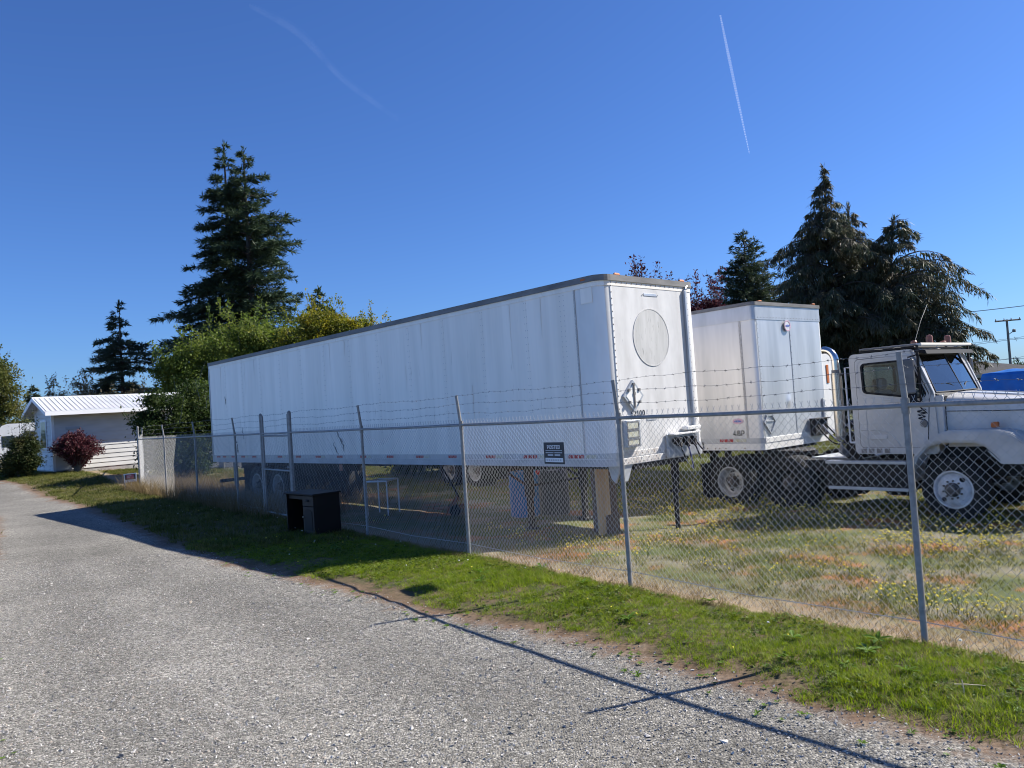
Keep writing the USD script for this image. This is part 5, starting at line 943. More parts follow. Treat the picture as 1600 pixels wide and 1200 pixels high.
def grow(kind, name, label, base, h, mats, seed, prof, nb, z0=.12, droop=.25, hang=0.0, spray=(.34, .10), dens=1.0, group=None, lean=(0, 0), tr0=None, up=.1, wgt=None):
    """a conifer: tapered trunk, limbs and a crown of needle sprays; prof(u) gives the crown's radius in metres at the height fraction u"""
    r = np.random.default_rng(seed); T = thing(name, label, 'tree', base, 0, group)
    tr0 = tr0 or h*.016; zz = np.linspace(0, 1, 10); wob_ = .0035*h*np.cumsum(r.normal(0, .25, (10, 2)), 0); wob_ -= wob_[0]
    axis = np.stack([wob_[:, 0]+lean[0]*zz, wob_[:, 1]+lean[1]*zz, zz*h], 1)
    part(T, 'trunk', tube(axis, tr0*(1-zz)**.8+.012, 10), M[mats[1]], smooth=True)
    ax_at = lambda u: np.stack([np.interp(u, zz, axis[:, k]) for k in range(3)], -1)
    us = z0+(1-z0)*(1-(1-r.random(nb))**.72); us = np.sort(us); limbs = []; C, D_, L_, Wd_, N_ = [], [], [], [], []
    for u in us:
        a = r.random()*2*pi; w = 1.0 if wgt is None else wgt(a, u)
        R = prof(u)*(r.uniform(.55, 1.12) if hang == 0 else r.uniform(.40, 1.12))*w
        if R < .12: R = .12
        n = 7; s = np.linspace(0, 1, n); dirh = np.array([cos(a), sin(a), 0]); st = ax_at(u)
        dz = up*R*s*(1.2-s)-droop*R*s**1.6+.12*R*s**4*(hang == 0)
        P_ = st+dirh*R*s[:, None]+np.array([0, 0, 1.])*dz[:, None]+np.array([-sin(a), cos(a), 0])*(r.normal(0, .06)*R*s**2)[:, None]
        limbs.append(tube(P_, np.linspace(.016*R+.012, .005, n), 4, cap=False))
        m = int(max(4, R/.12)*dens); t = r.uniform(.12, 1.0, m)**.8; pos = np.stack([np.interp(t, s, P_[:, k]) for k in range(3)], -1)
        tang = nrm(P_[-1]-P_[0]); sidev = nrm(np.cross(tang, [0, 0, 1.])); sgn = r.choice([-1, 1], m)
        bl = (.30*R*(1-t*.75)+.12)*r.uniform(.5, 1.2, m)
        k = 6; tt = (np.arange(k)+.3)/k
        bd_ = nrm(tang*r.uniform(.35, 1.0, (m, 1))+sidev*sgn[:, None]*r.uniform(.5, 1.0, (m, 1))+np.array([0, 0, 1.])*(r.normal(-.08, .16, (m, 1))-hang*.6))
        c = pos[:, None]+bd_[:, None]*bl[:, None, None]*tt[None, :, None]; c[..., 2] -= hang*(tt[None]**1.5)*bl[:, None]*.9
        d = bd_[:, None]*(1-hang)+r.normal(0, .38, (m, k, 3))+np.array([0, 0, -1.])*hang*1.5
        C.append(c.reshape(-1, 3)); D_.append(d.reshape(-1, 3)); N_.append((np.array([0, 0, 1.])+r.normal(0, .6, (m*k, 3)))); L_.append(r.uniform(.6, 1.35, m*k)*spray[0]); Wd_.append(r.uniform(.6, 1.3, m*k)*spray[1])
    n = 60; C.append(ax_at(np.linspace(.93, 1.0, n))+r.normal(0, .05, (n, 3))); D_.append(r.normal(0, .5, (n, 3))+np.array([0, 0, 1.])); N_.append(r.normal(0, 1, (n, 3))); L_.append(np.full(n, spray[0]*.9)); Wd_.append(np.full(n, spray[1]))
    part(T, 'limbs', J(*limbs), M[mats[1]], kind='stuff'); part(T, 'crown', rhombi(np.vstack(C), np.vstack(D_), np.concatenate(L_), np.concatenate(Wd_), np.vstack(N_)), M[mats[0]])
    return T
def pf(*pts):
    u, w = zip(*pts); return lambda x: float(np.interp(x, u, w))
b = tree_base(372, 62); h = height_at(362, 219, 62, b)
grow('fir', 'fir_tree', 'tallest dark fir, left of the twin pair towering behind the long trailer', b, h, ('fir', 'bark'), 11, pf((0, 4.6), (.25, 5.4), (.4, 4.4), (.55, 3.6), (.75, 2.2), (.9, 1.1), (1, .3)), 330, .16, .30, spray=(.42, .085), dens=1.9, up=.16, wgt=lambda a, u: 1.0+.35*max(0, -cos(a))*(u < .5)-.25*max(0, cos(a)))
b = tree_base(404, 60); h = height_at(396, 227, 60, b)
grow('fir', 'fir_tree', 'dark fir with upswept boughs, right of the twin pair behind the long trailer', b, h, ('fir', 'bark'), 12, pf((0, 3.4), (.3, 3.4), (.42, 2.9), (.6, 3.5), (.75, 2.7), (.88, 1.4), (1, .35)), 300, .2, .10, spray=(.42, .08), dens=1.8, up=.36, wgt=lambda a, u: 1.0+.25*max(0, cos(a))-.2*max(0, -cos(a)))
b = tree_base(195, 60); h = height_at(196, 471, 60, b)
grow('fir', 'fir_tree', 'ragged sparse fir standing alone behind the white house', b, h, ('fir2', 'bark'), 21, pf((0, 3.1), (.35, 3.0), (.5, 2.7), (.7, 2.3), (.85, 1.0), (1, .25)), 135, .22, .22, spray=(.36, .08), dens=1.7, up=.2)
b = tree_base(510, 85); h = height_at(509, 449, 85, b); grow('fir', 'fir_tree', 'small dark fir top peeking over the yellowing tree', b, h, ('fir', 'bark'), 31, pf((0, 4), (.7, 2.6), (.85, 1.7), (1, .3)), 130, .3, .2, spray=(.5, .17))
b = tree_base(54, 80); h = height_at(55, 605, 80, b); grow('fir', 'fir_tree', 'little distant fir between the left tree and the house roof', b, h, ('fir2', 'bark'), 32, pf((0, 2.4), (.5, 1.8), (1, .2)), 80, .2, .2, spray=(.45, .15))
b = tree_base(1185, 55); h = height_at(1181, 358, 55, b); grow('fir', 'fir_tree', 'slender grey green conifer with an open crown left of the weeping cedar', b, h, ('pine', 'bark'), 41, pf((0, 3.4), (.35, 3.3), (.5, 3.0), (.68, 2.5), (.8, 1.7), (.92, .9), (1, .2)), 400, .22, -.06, spray=(.28, .06), dens=1.4, up=.26)
def cedar(label, px, py, Z, pbx, prof, nb, seed, side=0.0, up=.34, lean=0.0):
    b = tree_base(pbx, Z); h = height_at(px, py, Z, b); return grow('cedar', 'cedar_tree', label, b, h, ('cedar', 'bark'), seed, prof, nb, .08, .12, hang=.58, spray=(.38, .06), dens=1.75, up=up, lean=(lean, 0), wgt=lambda a, u: 1+side*cos(a))
cedar('tallest weeping cedar behind the truck, with a pointed top', 1304, 256, 48, 1318, pf((0, 4.6), (.3, 4.6), (.45, 4.5), (.58, 3.9), (.66, 3.3), (.74, 2.2), (.82, 1.1), (.91, .65), (1, .10)), 430, 51, -.06, .42)
cedar('weeping cedar leaning right of the tallest one, behind the truck cab', 1425, 336, 46, 1378, pf((0, 2.6), (.3, 3.0), (.5, 3.5), (.65, 3.4), (.78, 2.5), (.9, 1.2), (1, .3)), 300, 52, .40, .75, 1.7)
cedar('thin drooping cedar furthest right, above the truck mirror pole', 1480, 470, 44, 1465, pf((0, .8), (.35, 1.2), (.55, 2.2), (.72, 2.2), (.85, 1.3), (1, .3)), 120, 53, .30, .45, .5)
cedar('dense weeping cedar crown filling the gap between the tallest cedar and the leaning one', 1352, 316, 49, 1352, pf((0, 3.6), (.4, 3.6), (.6, 3.0), (.75, 2.2), (.9, 1.1), (1, .3)), 260, 54, 0, .5)
# broadleaved trees
def leafy(name, label, base, lobes, mats, seed, ntw=260, nl=80, lsz=.11, tr_=.16, cl=.30, shoots=0, group=None, cat='tree', forks=9, lw=.55):
    """lobes: (x, y, z, rx, ry, rz) relative to the base; twigs end in the lobes and carry the leaves"""
    r = np.random.default_rng(seed); T = thing(name, label, cat, base, 0, group); lo = np.array(lobes, float); top_ = max(l[2] for l in lobes)
    zz = np.linspace(0, 1, 7); axis = np.stack([.1*np.sin(zz*3+seed), .1*np.sin(zz*2.2+seed*2), zz*top_*.75], 1); part(T, 'trunk', tube(axis, tr_*(1-zz*.7), 10), M[mats[1]], smooth=True)
    mains, tubes = [], []
    for i in range(forks):
        l = lo[i % len(lo)]; u = r.uniform(.15, .9); st = np.array([np.interp(u, zz, axis[:, k]) for k in range(3)]); en = l[:3]+l[3:]*r.normal(0, .38, 3); s = np.linspace(0, 1, 7)[:, None]
        P_ = st*(1-s)+en*s+np.array([0, 0, .35])*np.sin(pi*s)*r.uniform(.2, 1)+r.normal(0, .05, (7, 3))*s; mains.append(P_); tubes.append(tube(P_, np.linspace(tr_*.42, .02, 7), 5, cap=False))
    allp = np.vstack(mains); C, D_ = [], []; wts = lo[:, 3]*lo[:, 4]*lo[:, 5]; wts = wts/wts.sum()
    for i in range(ntw):
        l = lo[r.choice(len(lo), p=wts)]; d = nrm(r.normal(size=3)); rad = r.uniform(.25, 1.0)**.5*(.72+.5*meshkit.noise(d[None]*2.1+seed, seed)[0]); e = l[:3]+l[3:]*d*rad
        if e[2] < .1: continue
        st = allp[np.argmin(((allp-e)**2).sum(1))]; s = np.linspace(0, 1, 5)[:, None]; P_ = st*(1-s)+e*s+r.normal(0, .05, (5, 3))*s; P_[:, 2] -= .12*(s*s)[:, 0]*np.linalg.norm(e-st)
        tubes.append(tube(P_, np.linspace(.016, .005, 5), 3, cap=False)); m = int(nl*r.uniform(.35, 1.4)); t = r.uniform(.35, 1.0, m)
        c = np.stack([np.interp(t, s[:, 0], P_[:, k]) for k in range(3)], -1)+r.normal(0, cl*.55, (m, 3))*np.array([1, 1, .7]); C.append(c); D_.append(r.normal(0, .8, (m, 3))+d*.3+np.array([0, 0, -.25]))
    for i in range(shoots):
        l = lo[r.integers(len(lo))]; a = r.random()*2*pi; q_ = r.random()**.5; p0 = l[:3]+np.array([l[3]*q_*cos(a)*.9, l[4]*q_*sin(a)*.9, l[5]*math.sqrt(max(0, 1-q_*q_*.81))*.8]); ln = r.uniform(.5, 1.3); e = p0+np.array([r.normal(0, .25), r.normal(0, .25), 1])*ln
        tubes.append(tube([p0, (p0+e)/2+r.normal(0, .04, 3), e], [.012, .008, .004], 3, cap=False)); m = int(30*ln); t = r.random((m, 1)); C.append(p0*(1-t)+e*t+r.normal(0, .07, (m, 3))); D_.append(r.normal(0, .7, (m, 3))+np.array([0, 0, .5]))
    C = np.vstack(C); D_ = np.vstack(D_); n = len(C); part(T, 'limbs', J(*tubes), M[mats[1]], kind='stuff')
    part(T, 'crown', rhombi(C, D_, r.uniform(.6, 1.3, n)*lsz, r.uniform(.6, 1.3, n)*lsz*lw, r.normal(0, 1, (n, 3))+np.array([0, 0, .5]), .1), M[mats[0]]); return T
def lobe(base, px, py, Z, rx, rz, ry=None):
    P_ = at_depth(px, py, Z)-base; return (P_[0], P_[1], P_[2], rx*Z/FPX, (ry or rx)*Z/FPX, rz*Z/FPX)
b = tree_base(345, 50); leafy('broadleaf_tree', 'big olive green broadleaf tree in front of the twin firs, left of the trailer', b, [lobe(b, 375, 540, 50, 75, 62), lobe(b, 310, 575, 49, 58, 62), lobe(b, 430, 560, 51, 60, 62), lobe(b, 345, 625, 49, 80, 55), lobe(b, 285, 615, 49, 44, 50), lobe(b, 262, 580, 48, 26, 26), lobe(b, 470, 535, 50, 38, 40)], ('oak', 'bark_grey'), 61, 760, 120, .19, .25, .42, 75, forks=14)
b = tree_base(300, 31); leafy('broadleaf_tree', 'low dark broadleaf tree hanging over the far corner of the fence', b, [lobe(b, 290, 690, 31, 58, 50), lobe(b, 250, 675, 30.5, 50, 26), lobe(b, 320, 660, 31.5, 45, 48), lobe(b, 245, 705, 30.5, 28, 30), lobe(b, 305, 730, 31, 36, 22), lobe(b, 275, 640, 31.5, 50, 38), lobe(b, 312, 625, 32, 40, 40), lobe(b, 238, 650, 31, 26, 22), lobe(b, 290, 705, 30.5, 50, 40)], ('oak_dark', 'bark_grey'), 62, 560, 105, .12, .13, .28, 10, forks=10)
b = tree_base(520, 42); leafy('broadleaf_tree', 'broadleaf tree turning yellow, showing over the roof of the long trailer', b, [lobe(b, 500, 520, 42, 50, 48), lobe(b, 545, 525, 42, 50, 40), lobe(b, 460, 545, 41, 38, 42), lobe(b, 590, 545, 43, 38, 35)], ('gold', 'bark_grey'), 63, 330, 90, .15, .16, .34, 30)
b = tree_base(5, 62); leafy('broadleaf_tree', 'large broadleaf tree at the left edge behind the motorhome', b, [lobe(b, 8, 612, 62, 32, 42), lobe(b, -40, 600, 62, 60, 60), lobe(b, 20, 650, 62, 30, 34), lobe(b, -5, 580, 63, 22, 22)], ('leftoak', 'bark_grey'), 64, 330, 70, .22, .22, .5, 15)
b = tree_base(1065, 31); leafy('plum_tree', 'purple leaved tree rising behind the front of the long trailer', b, [lobe(b, 1030, 485, 31, 45, 34), lobe(b, 1085, 500, 31, 45, 35), lobe(b, 1060, 530, 31, 60, 40), lobe(b, 1118, 482, 31, 22, 24), lobe(b, 1003, 458, 31, 22, 20)], ('plum', 'bark_grey'), 65, 330, 110, .13, .12, .2, 40)
b = tree_base(128, 56); leafy('bare_tree', 'pale nearly bare tree behind the house roof', b, [lobe(b, 125, 612, 56, 26, 22), lobe(b, 88, 618, 56, 18, 14), lobe(b, 140, 625, 56, 18, 14)], ('dusty', 'bark_grey'), 66, 170, 9, .16, .10, .3, 26)
b = tree_base(175, 50); leafy('scrub_tree', 'greyish scrubby tree just above the house roof ridge', b, [lobe(b, 165, 630, 50, 40, 18), lobe(b, 205, 628, 50, 30, 20), lobe(b, 230, 625, 49, 26, 26)], ('dusty', 'bark_grey'), 67, 200, 60, .16, .12, .35, 6)
# shrubs by the house
bb = place(122, 738, HB); bb[2] = float(H(bb[0], bb[1]))
r_ = np.random.default_rng(71); BZ = bb[1]; T = thing('barberry_bush', 'rounded dark red bush before the long wall of the white house', 'bush', bb)
stems, C, D_ = [], [], []; Wb = 40*BZ/FPX; Hb = (740-683)*BZ/FPX
for i in range(230):
    a = r_.random()*2*pi; sp = r_.random()**.6; s = np.linspace(0, 1, 8)[:, None]; e = np.array([cos(a)*Wb*sp, sin(a)*Wb*sp*.9, 0]); hh = Hb*(1.02-.42*sp**2.2)*r_.uniform(.78, 1.12)
    P_ = np.array([cos(a)*.12, sin(a)*.12, 0])*(1-s)+e*s**1.3+np.array([0, 0, 1.])*hh*(np.sin(s*pi*.56)/np.sin(pi*.56 if sp < .5 else pi*.5))*(1 if True else 0); stems.append(tube(P_, np.linspace(.012, .004, 8), 3, False))
    m = 46; t = r_.uniform(.22, 1, m); c = np.stack([np.interp(t, s[:, 0], P_[:, k]) for k in range(3)], -1)+r_.normal(0, .055, (m, 3)); C.append(c); D_.append(r_.normal(0, .8, (m, 3))+nrm(P_[-1]-P_[-3])*.8)
part(T, 'stems', J(*stems), M['bark_grey'], kind='stuff'); C = np.vstack(C); n = len(C); part(T, 'leaves', rhombi(C, np.vstack(D_), r_.uniform(.06, .13, n), r_.uniform(.035, .07, n), r_.normal(0, 1, (n, 3))), M['barberry'])
b = place(30, 748, HB-.05); b[2] = float(H(b[0], b[1])); Zs = b[1]; leafy('green_shrub', 'dark green shrub against the gable end of the white house', b, [lobe(b, 34, 712, Zs, 24, 32), lobe(b, 20, 725, Zs, 18, 22), lobe(b, 46, 705, Zs, 14, 28)], ('shrub', 'bark_grey'), 72, 240, 95, .10, .06, .22, 12, cat='shrub')
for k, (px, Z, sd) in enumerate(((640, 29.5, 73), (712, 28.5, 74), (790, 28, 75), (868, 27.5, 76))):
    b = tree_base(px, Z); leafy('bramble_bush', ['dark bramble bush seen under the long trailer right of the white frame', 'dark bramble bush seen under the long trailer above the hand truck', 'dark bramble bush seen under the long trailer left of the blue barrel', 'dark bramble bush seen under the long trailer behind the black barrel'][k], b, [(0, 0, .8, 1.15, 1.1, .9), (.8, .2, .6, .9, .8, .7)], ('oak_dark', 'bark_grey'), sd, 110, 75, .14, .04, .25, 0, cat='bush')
# far treeline at the right and a general far line that closes the horizon
b = tree_base(1592, 120); leafy('broadleaf_tree', 'small distant tree at the right edge beside the utility pole', b, [lobe(b, 1592, 578, 120, 16, 12), lobe(b, 1615, 575, 120, 16, 14)], ('oak_dark', 'bark_grey'), 81, 90, 60, .3, .2, .6, 6)
b = tree_base(1531, 125); grow('fir', 'fir_tree', 'tiny distant fir tip above the grey building roof', b, height_at(1531, 562, 125, b), ('fir2', 'bark'), 82, pf((0, 2), (1, .2)), 60, .2, .2, spray=(.5, .17))
# far woods, one mass
r_ = np.random.default_rng(90); C, D_, hs_ = [], [], []
for i in range(520):
    a = math.radians(-52+104*r_.random()); Rr_ = r_.uniform(150, 230); hgt_ = r_.uniform(2.6, 4.6)*(1.0 if abs(math.degrees(a)) < 60 else 1); x, y = sin(a)*Rr_, cos(a)*Rr_
    m = 110; u = r_.random(m); w = (1-u*.7)*r_.uniform(1.6, 2.6); q_ = r_.random(m)*2*pi; C.append(np.stack([x+w*np.cos(q_), y+w*np.sin(q_), -.5+u*hgt_], -1)); D_.append(r_.normal(0, 1, (m, 3)))
C = np.vstack(C); n = len(C); top('far_woods', rhombi(C, np.vstack(D_), r_.uniform(.5, 1.0, n), r_.uniform(.3, .6, n), r_.normal(0, 1, (n, 3))), M['oak_dark'], 'low dark line of far woods along the horizon', 'woods', kind='stuff')

# ---------------------------------------------------------------- grass, weeds, gravel
def instancer(name, protos, P_, scl, rot, label, cat, seed, tiltamt=.12):
    p = newpath('/World', name); I = UsdGeom.PointInstancer.Define(stage, p); tag(I.GetPrim(), label, cat, None, 'stuff'); r = np.random.default_rng(seed)
    for k, (mesh, mat) in enumerate(protos):
        pp_ = p+'/'+name+'_piece'+('' if k == 0 else '_%03d' % k); usdkit.mesh(stage, pp_, mesh, mat); I.CreatePrototypesRel().AddTarget(pp_)
    n = len(P_); I.CreateProtoIndicesAttr(Vt.IntArray.FromNumpy(r.integers(0, len(protos), n).astype(np.int32))); I.CreatePositionsAttr(Vt.Vec3fArray.FromNumpy(np.asarray(P_, np.float32)))
    s3 = np.repeat(np.asarray(scl)[:, None], 3, 1) if np.ndim(scl) == 1 else scl; I.CreateScalesAttr(Vt.Vec3fArray.FromNumpy(s3.astype(np.float32)))
    ax = r.normal(0, tiltamt, (n, 2)); a = np.asarray(rot)/2; q1 = np.stack([np.cos(a), 0*a, 0*a, np.sin(a)], 1); q2 = nrm(np.stack([np.ones(n), ax[:, 0]/2, ax[:, 1]/2, 0*a], 1))
    w = q1[:, 0]*q2[:, 0]-q1[:, 3]*q2[:, 3]; x = q1[:, 0]*q2[:, 1]-q1[:, 3]*q2[:, 2]; y = q1[:, 0]*q2[:, 2]+q1[:, 3]*q2[:, 1]; z = q1[:, 0]*q2[:, 3]+q1[:, 3]*q2[:, 0]
    I.CreateOrientationsAttr(Vt.QuathArray([Gf.Quath(float(e[0]), float(e[1]), float(e[2]), float(e[3])) for e in np.stack([w, x, y, z], 1)])); return I
def blades(n, h, spread, w, bend, seed, seg=3, r0=.4):
    r = np.random.default_rng(seed); vs, fs = [], []
    for i in range(n):
        a = r.random()*2*pi; q_ = spread*r.random()**.5; b0 = np.array([cos(a)*q_, sin(a)*q_, -.01]); hh = h*r.uniform(.45, 1.1); da = a+r.normal(0, .9); dh = np.array([cos(da), sin(da), 0]); bb_ = bend*r.uniform(.3, 1.4)*hh; sw = np.array([-sin(da+r.normal(0, .5)), cos(da), 0])*w*r.uniform(.6, 1.3)
        t = np.linspace(0, 1, seg+1); ctr = b0+dh*(bb_*t**2)[:, None]+np.array([0, 0, 1.])*(hh*(t-.28*bend*t**2.2))[:, None]; ww = (1-t**1.6)
        v = np.concatenate([np.stack([c-sw*k/2, c+sw*k/2]) for c, k in zip(ctr[:-1], ww[:-1])]+[ctr[-1:]]); base = sum(len(x) for x in vs); f = []
        for s in range(seg-1): f += [(2*s, 2*s+1, 2*s+3), (2*s, 2*s+3, 2*s+2)]
        f.append((2*seg-2, 2*seg-1, 2*seg)); vs.append(v); fs.append(np.array(f)+base)
    return np.vstack(vs), np.vstack(fs)
def broadleaf(n, L_, w, seed):
    r = np.random.default_rng(seed); vs, fs = [], []
    for i in range(n):
        a = i*2*pi/n+r.normal(0, .3); d = np.array([cos(a), sin(a), 0]); s = np.array([-sin(a), cos(a), 0]); l = L_*r.uniform(.6, 1.2); rise = r.uniform(.15, .75); t = np.array([0, .3, .65, 1.0]); ctr = d*(l*t)[:, None]+np.array([0, 0, 1.])*(l*(rise*t-.55*rise*t**2)+.008)[:, None]; wd = w*np.array([.15, .8, 1.0, .0])*r.uniform(.7, 1.2)
        v = np.concatenate([np.stack([c-s*k/2+np.array([0, 0, .15*k]), c, c+s*k/2+np.array([0, 0, .15*k])]) for c, k in zip(ctr, wd)]); base = sum(len(x) for x in vs); f = []
        for q_ in range(3):
            for e in (0, 1): k = 3*q_+e; f += [(k, k+1, k+4), (k, k+4, k+3)]
        vs.append(v); fs.append(np.array(f)+base)
    return np.vstack(vs), np.vstack(fs)
M['grass'] = leafmat('fresh_verge_grass', [(.085, .135, .013), (.15, .215, .02), (.225, .285, .035), (.29, .27, .085)], 1.6, .42, .5, rnd=True, lo=.15, hi=.95)
M['grass_dull'] = leafmat('lawn_grass', [(.05, .065, .014), (.09, .105, .024), (.15, .145, .045), (.22, .19, .09)], .5, .35, .55, rnd=True, lo=.15, hi=.95)
M['dry'] = leafmat('dry_straw', [(.13, .095, .045), (.21, .155, .08), (.29, .22, .12)], 1.2, .3, .6, rnd=True, lo=.15, hi=.95)
M['weed'] = leafmat('olive_weeds', [(.05, .065, .012), (.10, .115, .02), (.165, .155, .035)], 1.2, .3, .6, rnd=True, lo=.15, hi=.95)
M['dock'] = leafmat('broad_green_weed_leaves', [(.07, .14, .016), (.12, .20, .026), (.17, .26, .05)], 2.5, .35, .38, rnd=True, lo=.15, hi=.95)
M['yellow'] = stdmat('yellow_petals', (.75, .60, .03), None, 3, .6); M['whitefl'] = stdmat('white_clover_heads', (.62, .60, .52), None, 3, .7)
rg = np.random.default_rng(101)
def cover(x, y, sc, seed): return meshkit.fbm(np.stack([np.asarray(x)*sc, np.asarray(y)*sc, 0*np.asarray(x)], -1), 4, seed)
def gheight(x, y):
    from scipy.interpolate import RegularGridInterpolator
    global _gi
    try: _gi
    except NameError: _gi = RegularGridInterpolator((gx, gy), GZ, bounds_error=False, fill_value=0.)
    return _gi(np.stack([x, y], -1))
def scatter(n, xr, yr, keep, seed):
    r = np.random.default_rng(seed); x = r.uniform(*xr, n); y = r.uniform(*yr, n); k = keep(x, y, r); x, y = x[k], y[k]; inv = np.abs(x) < y*.95+1.2; x, y = x[inv], y[inv]; return np.stack([x, y, gheight(x, y)], -1), r
def verge_keep(x, y, r):
    d = droad(x, y); s = sfence(x, y); e = -d+.75*(cover(x, y, 1.6, 14)-.5); c = cover(x, y, 1.1, 15)
    return (s < -.02+.5*(cover(x, y, 2., 9)-.5)) & (e > .24) & (r.random(len(x)) < np.clip((e-.12)*2.2, .06, 1)*np.clip((c-.22)*6, .3, 1))
gp = [(blades(22, .065, .05, .0042, .75, 200+k), M['grass']) for k in range(6)]+[(blades(7, .06, .05, .0034, .9, 208), M['dry'])]
P_, r = scatter(110000, (-6, 5), (3, 14), verge_keep, 1); instancer('verge_grass', gp, P_, r.uniform(.5, 1.2, len(P_))*np.clip(.5+.8*cover(P_[:, 0], P_[:, 1], .9, 33), .5, 1.5), r.uniform(0, 6.28, len(P_)), 'bright green grass strip between the gravel road and the fence', 'grass', 1)
M['clover'] = leafmat('clover_leaves', [(.06, .10, .014), (.11, .155, .022), (.17, .21, .04)], 2.0, .35, .45, rnd=True, lo=.15, hi=.95)
P_, r = scatter(60000, (-6, 5), (3, 14), lambda x, y, r: verge_keep(x, y, r) & (cover(x, y, 1.5, 77) > .5), 21)
instancer('verge_clover', [(tr(broadleaf(6, .015, .011, 350+k), (0, 0, .018)), M['clover']) for k in range(3)], P_, r.uniform(.6, 1.5, len(P_)), r.uniform(0, 6.28, len(P_)), 'low clover leaves mixed into the verge grass', 'clover', 21, .4)
def far_keep(x, y, r): d = droad(x, y); s = sfence(x, y); return (d < -.15-.5*(cover(x, y, .8, 14)-.4)) & (s < -.1) & (y > 12.5)
gp2 = [(blades(22, .11, .13, .011, .8, 220+k, 2), M['grass_dull']) for k in range(4)]
P_, r = scatter(42000, (-30, -2), (12.5, 42), far_keep, 2); instancer('lawn_grass', gp2, P_, r.uniform(.6, 1.4, len(P_)), r.uniform(0, 6.28, len(P_)), 'green lawn grass running back to the white house', 'grass', 2)
# broad weeds in the verge
P_, r = scatter(1500, (-3, 5), (3, 12), lambda x, y, r: verge_keep(x, y, r) & (sfence(x, y) > -1.3) & (r.random(len(x)) < .12), 3)
instancer('verge_weeds', [(broadleaf(8, .08, .026, 300+k), M['dock']) for k in range(4)], P_+np.array([0, 0, .015]), r.uniform(.5, 1.35, len(P_)), r.uniform(0, 6.28, len(P_)), 'broad leaved weeds growing among the verge grass', 'weeds', 3)
# low creeping weeds at the gravel edge
P_, r = scatter(26000, (-5, 5), (3, 13), lambda x, y, r: (np.abs(droad(x, y)+.12) < .42) & (sfence(x, y) < -.3) & (cover(x, y, 2.2, 41) > .5) & (r.random(len(x)) < .32), 4)
instancer('edge_weeds', [(broadleaf(7, .028, .012, 320+k), M['dock']) for k in range(2)]+[(blades(9, .03, .03, .004, .9, 330+k, 2), M['weed']) for k in range(2)], P_, r.uniform(.5, 1.3, len(P_)), r.uniform(0, 6.28, len(P_)), 'low creeping weeds along the edge of the gravel', 'weeds', 4)
# straw along the fence foot and in the yard
def straw_keep(x, y, r): s = sfence(x, y); return (s > -.28) & (s < 1.1) & (r.random(len(x)) < np.clip(1.2-s, .25, 1))
P_, r = scatter(26000, (-6, 7), (3, 14), straw_keep, 5); instancer('fence_straw', [(blades(14, .10, .07, .0035, 1.0, 340+k), M['dry']) for k in range(4)], P_, r.uniform(.4, 1.2, len(P_)), r.uniform(0, 6.28, len(P_)), 'dry straw along the foot of the fence', 'grass', 5, .35)
def under_trailer(x, y):
    c_, s_ = cos(trot), sin(trot); dx, dy = x-TS*TO[0], y-TS*TO[1]; u = (c_*dx+s_*dy)/TS; v = (-s_*dx+c_*dy)/TS; return (u < .1) & (u > -16.2) & (v > -.1) & (v < W1+.1)
def yard_keep(x, y, r): s = sfence(x, y); c = cover(x, y, .75, 51); return (s > .4) & (r.random(len(x)) < np.clip((c-.42)*8+.05+.4*(s > 6.5), .08, 1))
P_, r = scatter(300000, (-24, 24), (3, 42), lambda x, y, r: yard_keep(x, y, r) & (~under_trailer(x, y) | (r.random(len(x)) < .25)), 6); instancer('yard_weeds', [(blades(17, .065, .08, .005, .9, 360+k, 2), M['weed']) for k in range(5)]+[(blades(15, .075, .08, .0035, .9, 370+k, 2), M['dry']) for k in range(1)], P_, r.uniform(.5, 1.3, len(P_))*(1+.5*sstep(P_[:, 1], 14, 26)), r.uniform(0, 6.28, len(P_)), 'sparse olive weeds and straw on the bare yard', 'grass', 6, .25)
def flower(nst, h, rad, seed):
    r = np.random.default_rng(seed); st, fl = [], []
    for i in range(nst):
        a = r.random()*6.28; q_ = .07*r.random(); e = np.array([cos(a)*q_*2.2, sin(a)*q_*2.2, h*r.uniform(.6, 1.15)]); st.append(tube([np.array([cos(a)*q_*.3, sin(a)*q_*.3, 0]), e*np.array([.5, .5, .55]), e], .0016, 3, False)); fl.append(tr(lathe([(0, .0), (rad, .006), (rad*.6, .012), (0, .010)], 7, 'z'), e, rotx(r.normal(0, .35))))
    return J(*st), J(*fl)
FLP = [(ground_at(1030, 825), 1.3, .9), (ground_at(960, 862), .8, .5), (ground_at(1110, 800), 1.2, .6), (ground_at(1540, 850), 1.1, .7), (ground_at(1570, 975), .6, .8), (ground_at(1480, 965), .6, .5), (ground_at(1250, 880), 1.0, .2), (ground_at(1330, 790), 1.5, .3), (ground_at(1180, 760), 2.0, .3)]
def fl_keep(x, y, r): s = sfence(x, y); a = afence(x, y); c = cover(x, y, .55, 61); w = sum(g_*np.exp(-((x-q_[0])**2+(y-q_[1])**2)/(2*sg_**2)) for q_, sg_, g_ in FLP); return (s > .7) & (sfence(x, y) < 14) & ~under_trailer(x, y) & (r.random(len(x)) < np.clip(w*(.5+2.2*np.clip(c-.35, 0, 1))+.05*(c > .5), 0, 1))
P_, r = scatter(20000, (-7, 20), (4, 24), fl_keep, 7); SCL, ROT_ = r.uniform(.6, 1.3, len(P_)), r.uniform(0, 6.28, len(P_))
F3 = [flower(4, .14, .011, 400+k) for k in range(3)]
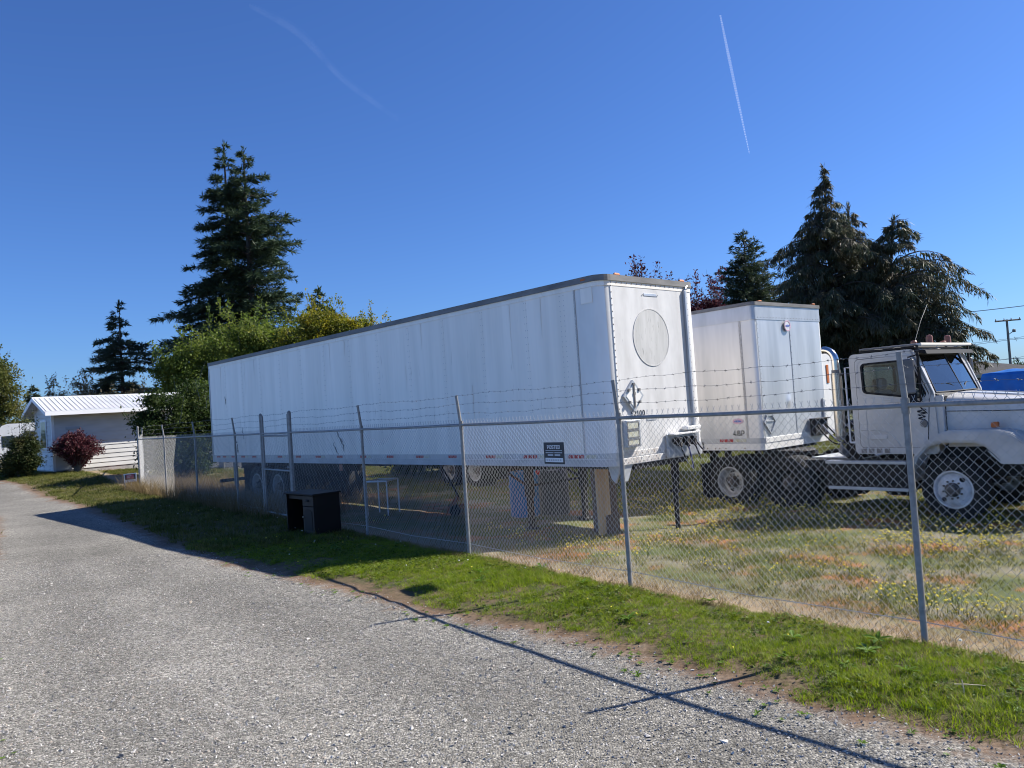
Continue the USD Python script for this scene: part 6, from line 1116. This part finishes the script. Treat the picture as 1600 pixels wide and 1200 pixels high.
instancer('yellow_flowers', [(b_, M['yellow']) for a_, b_ in F3], P_, SCL, ROT_, 'yellow flower heads scattered over the yard', 'flowers', 7, 0.0); instancer('flower_stems', [(a_, M['weed']) for a_, b_ in F3], P_, SCL, ROT_, 'thin green stems under the yellow flowers in the yard', 'flowers', 7, 0.0)
P_, r = scatter(900, (-12, 4), (4, 22), lambda x, y, r: (droad(x, y) < -.35) & (sfence(x, y) < -.1) & (r.random(len(x)) < .5), 8)
F4 = [flower(1, .09, .009, 420+k) for k in range(2)]; instancer('verge_flowers', [(b_, M['yellow'] if k else M['whitefl']) for k, (a_, b_) in enumerate(F4)], P_, r.uniform(.7, 1.4, len(P_)), r.uniform(0, 6.28, len(P_)), 'small white and yellow flower heads in the verge grass', 'flowers', 8, 0.0)
# tall dry grass at the far end of the fence and under the trailer's tail
def tall_keep(x, y, r): s = sfence(x, y); a = afence(x, y); return (a > 12.8) & (a < 27.5) & (s > -.35) & (s < 4.0) & (r.random(len(x)) < np.clip(1.25-s*.38, .1, 1)*np.clip((a-12.3)/3, .1, 1))
P_, r = scatter(15000, (-16, -2), (14, 29), tall_keep, 9); instancer('tall_dry_grass', [(blades(12, .62, .10, .006, .45, 440+k, 3), M['dry']) for k in range(4)], P_, r.uniform(.55, 1.25, len(P_)), r.uniform(0, 6.28, len(P_)), 'tall dry grass behind the far end of the fence', 'grass', 9)
# loose stones on the gravel
def stone(seed):
    r = np.random.default_rng(seed); return hullpts(r.normal(size=(11, 3))*np.array([1, .8, .36])/1.7)
def st_keep(x, y, r): d = droad(x, y); return (d > -.25) & (r.random(len(x)) < np.clip((d+.25)*2, 0, 1))
P_, r = scatter(160000, (-9, 5), (2.6, 13), lambda x, y, r: st_keep(x, y, r) & (r.random(len(x)) < np.clip(5.5/np.maximum(y, 3), .2, 1)), 10)
SM = [stdmat('pale_gravel_stone', (.50, .47, .43), (.38, .36, .33), 2, .85), stdmat('grey_gravel_stone', (.26, .25, .24), (.19, .185, .18), 2, .85), stdmat('dark_gravel_stone', (.10, .10, .10), (.14, .135, .13), 2, .8), stdmat('tan_gravel_stone', (.36, .31, .25), (.28, .24, .2), 2, .85)]
instancer('loose_gravel', [(stone(500+k), SM[[0, 1, 0, 3, 1, 0, 3, 1][k]]) for k in range(8)], P_+np.array([0, 0, .002]), r.lognormal(-5.0, .38, len(P_)), r.uniform(0, 6.28, len(P_)), 'loose grey crushed stone lying on the road', 'gravel', 10, .6)
# bleached cross of twigs at the verge edge
c = ground_at(1507, 1097); hs1 = .135
cr = thing('twig_cross', 'pale straw stalks crossed upright at the grass edge near the right bottom', 'twig', c)
part(cr, 'upright', tube([(0, 0, -.02), (.004, 0, hs1*.5), (-.004, 0, hs1)], [.0042, .004, .003], 6), M['stick']); part(cr, 'crosspiece', tube([(-.05, .006, hs1*.82), (.02, .006, hs1*.78), (.14, .006, hs1*.66)], [.003, .003, .002], 6), M['stick'])
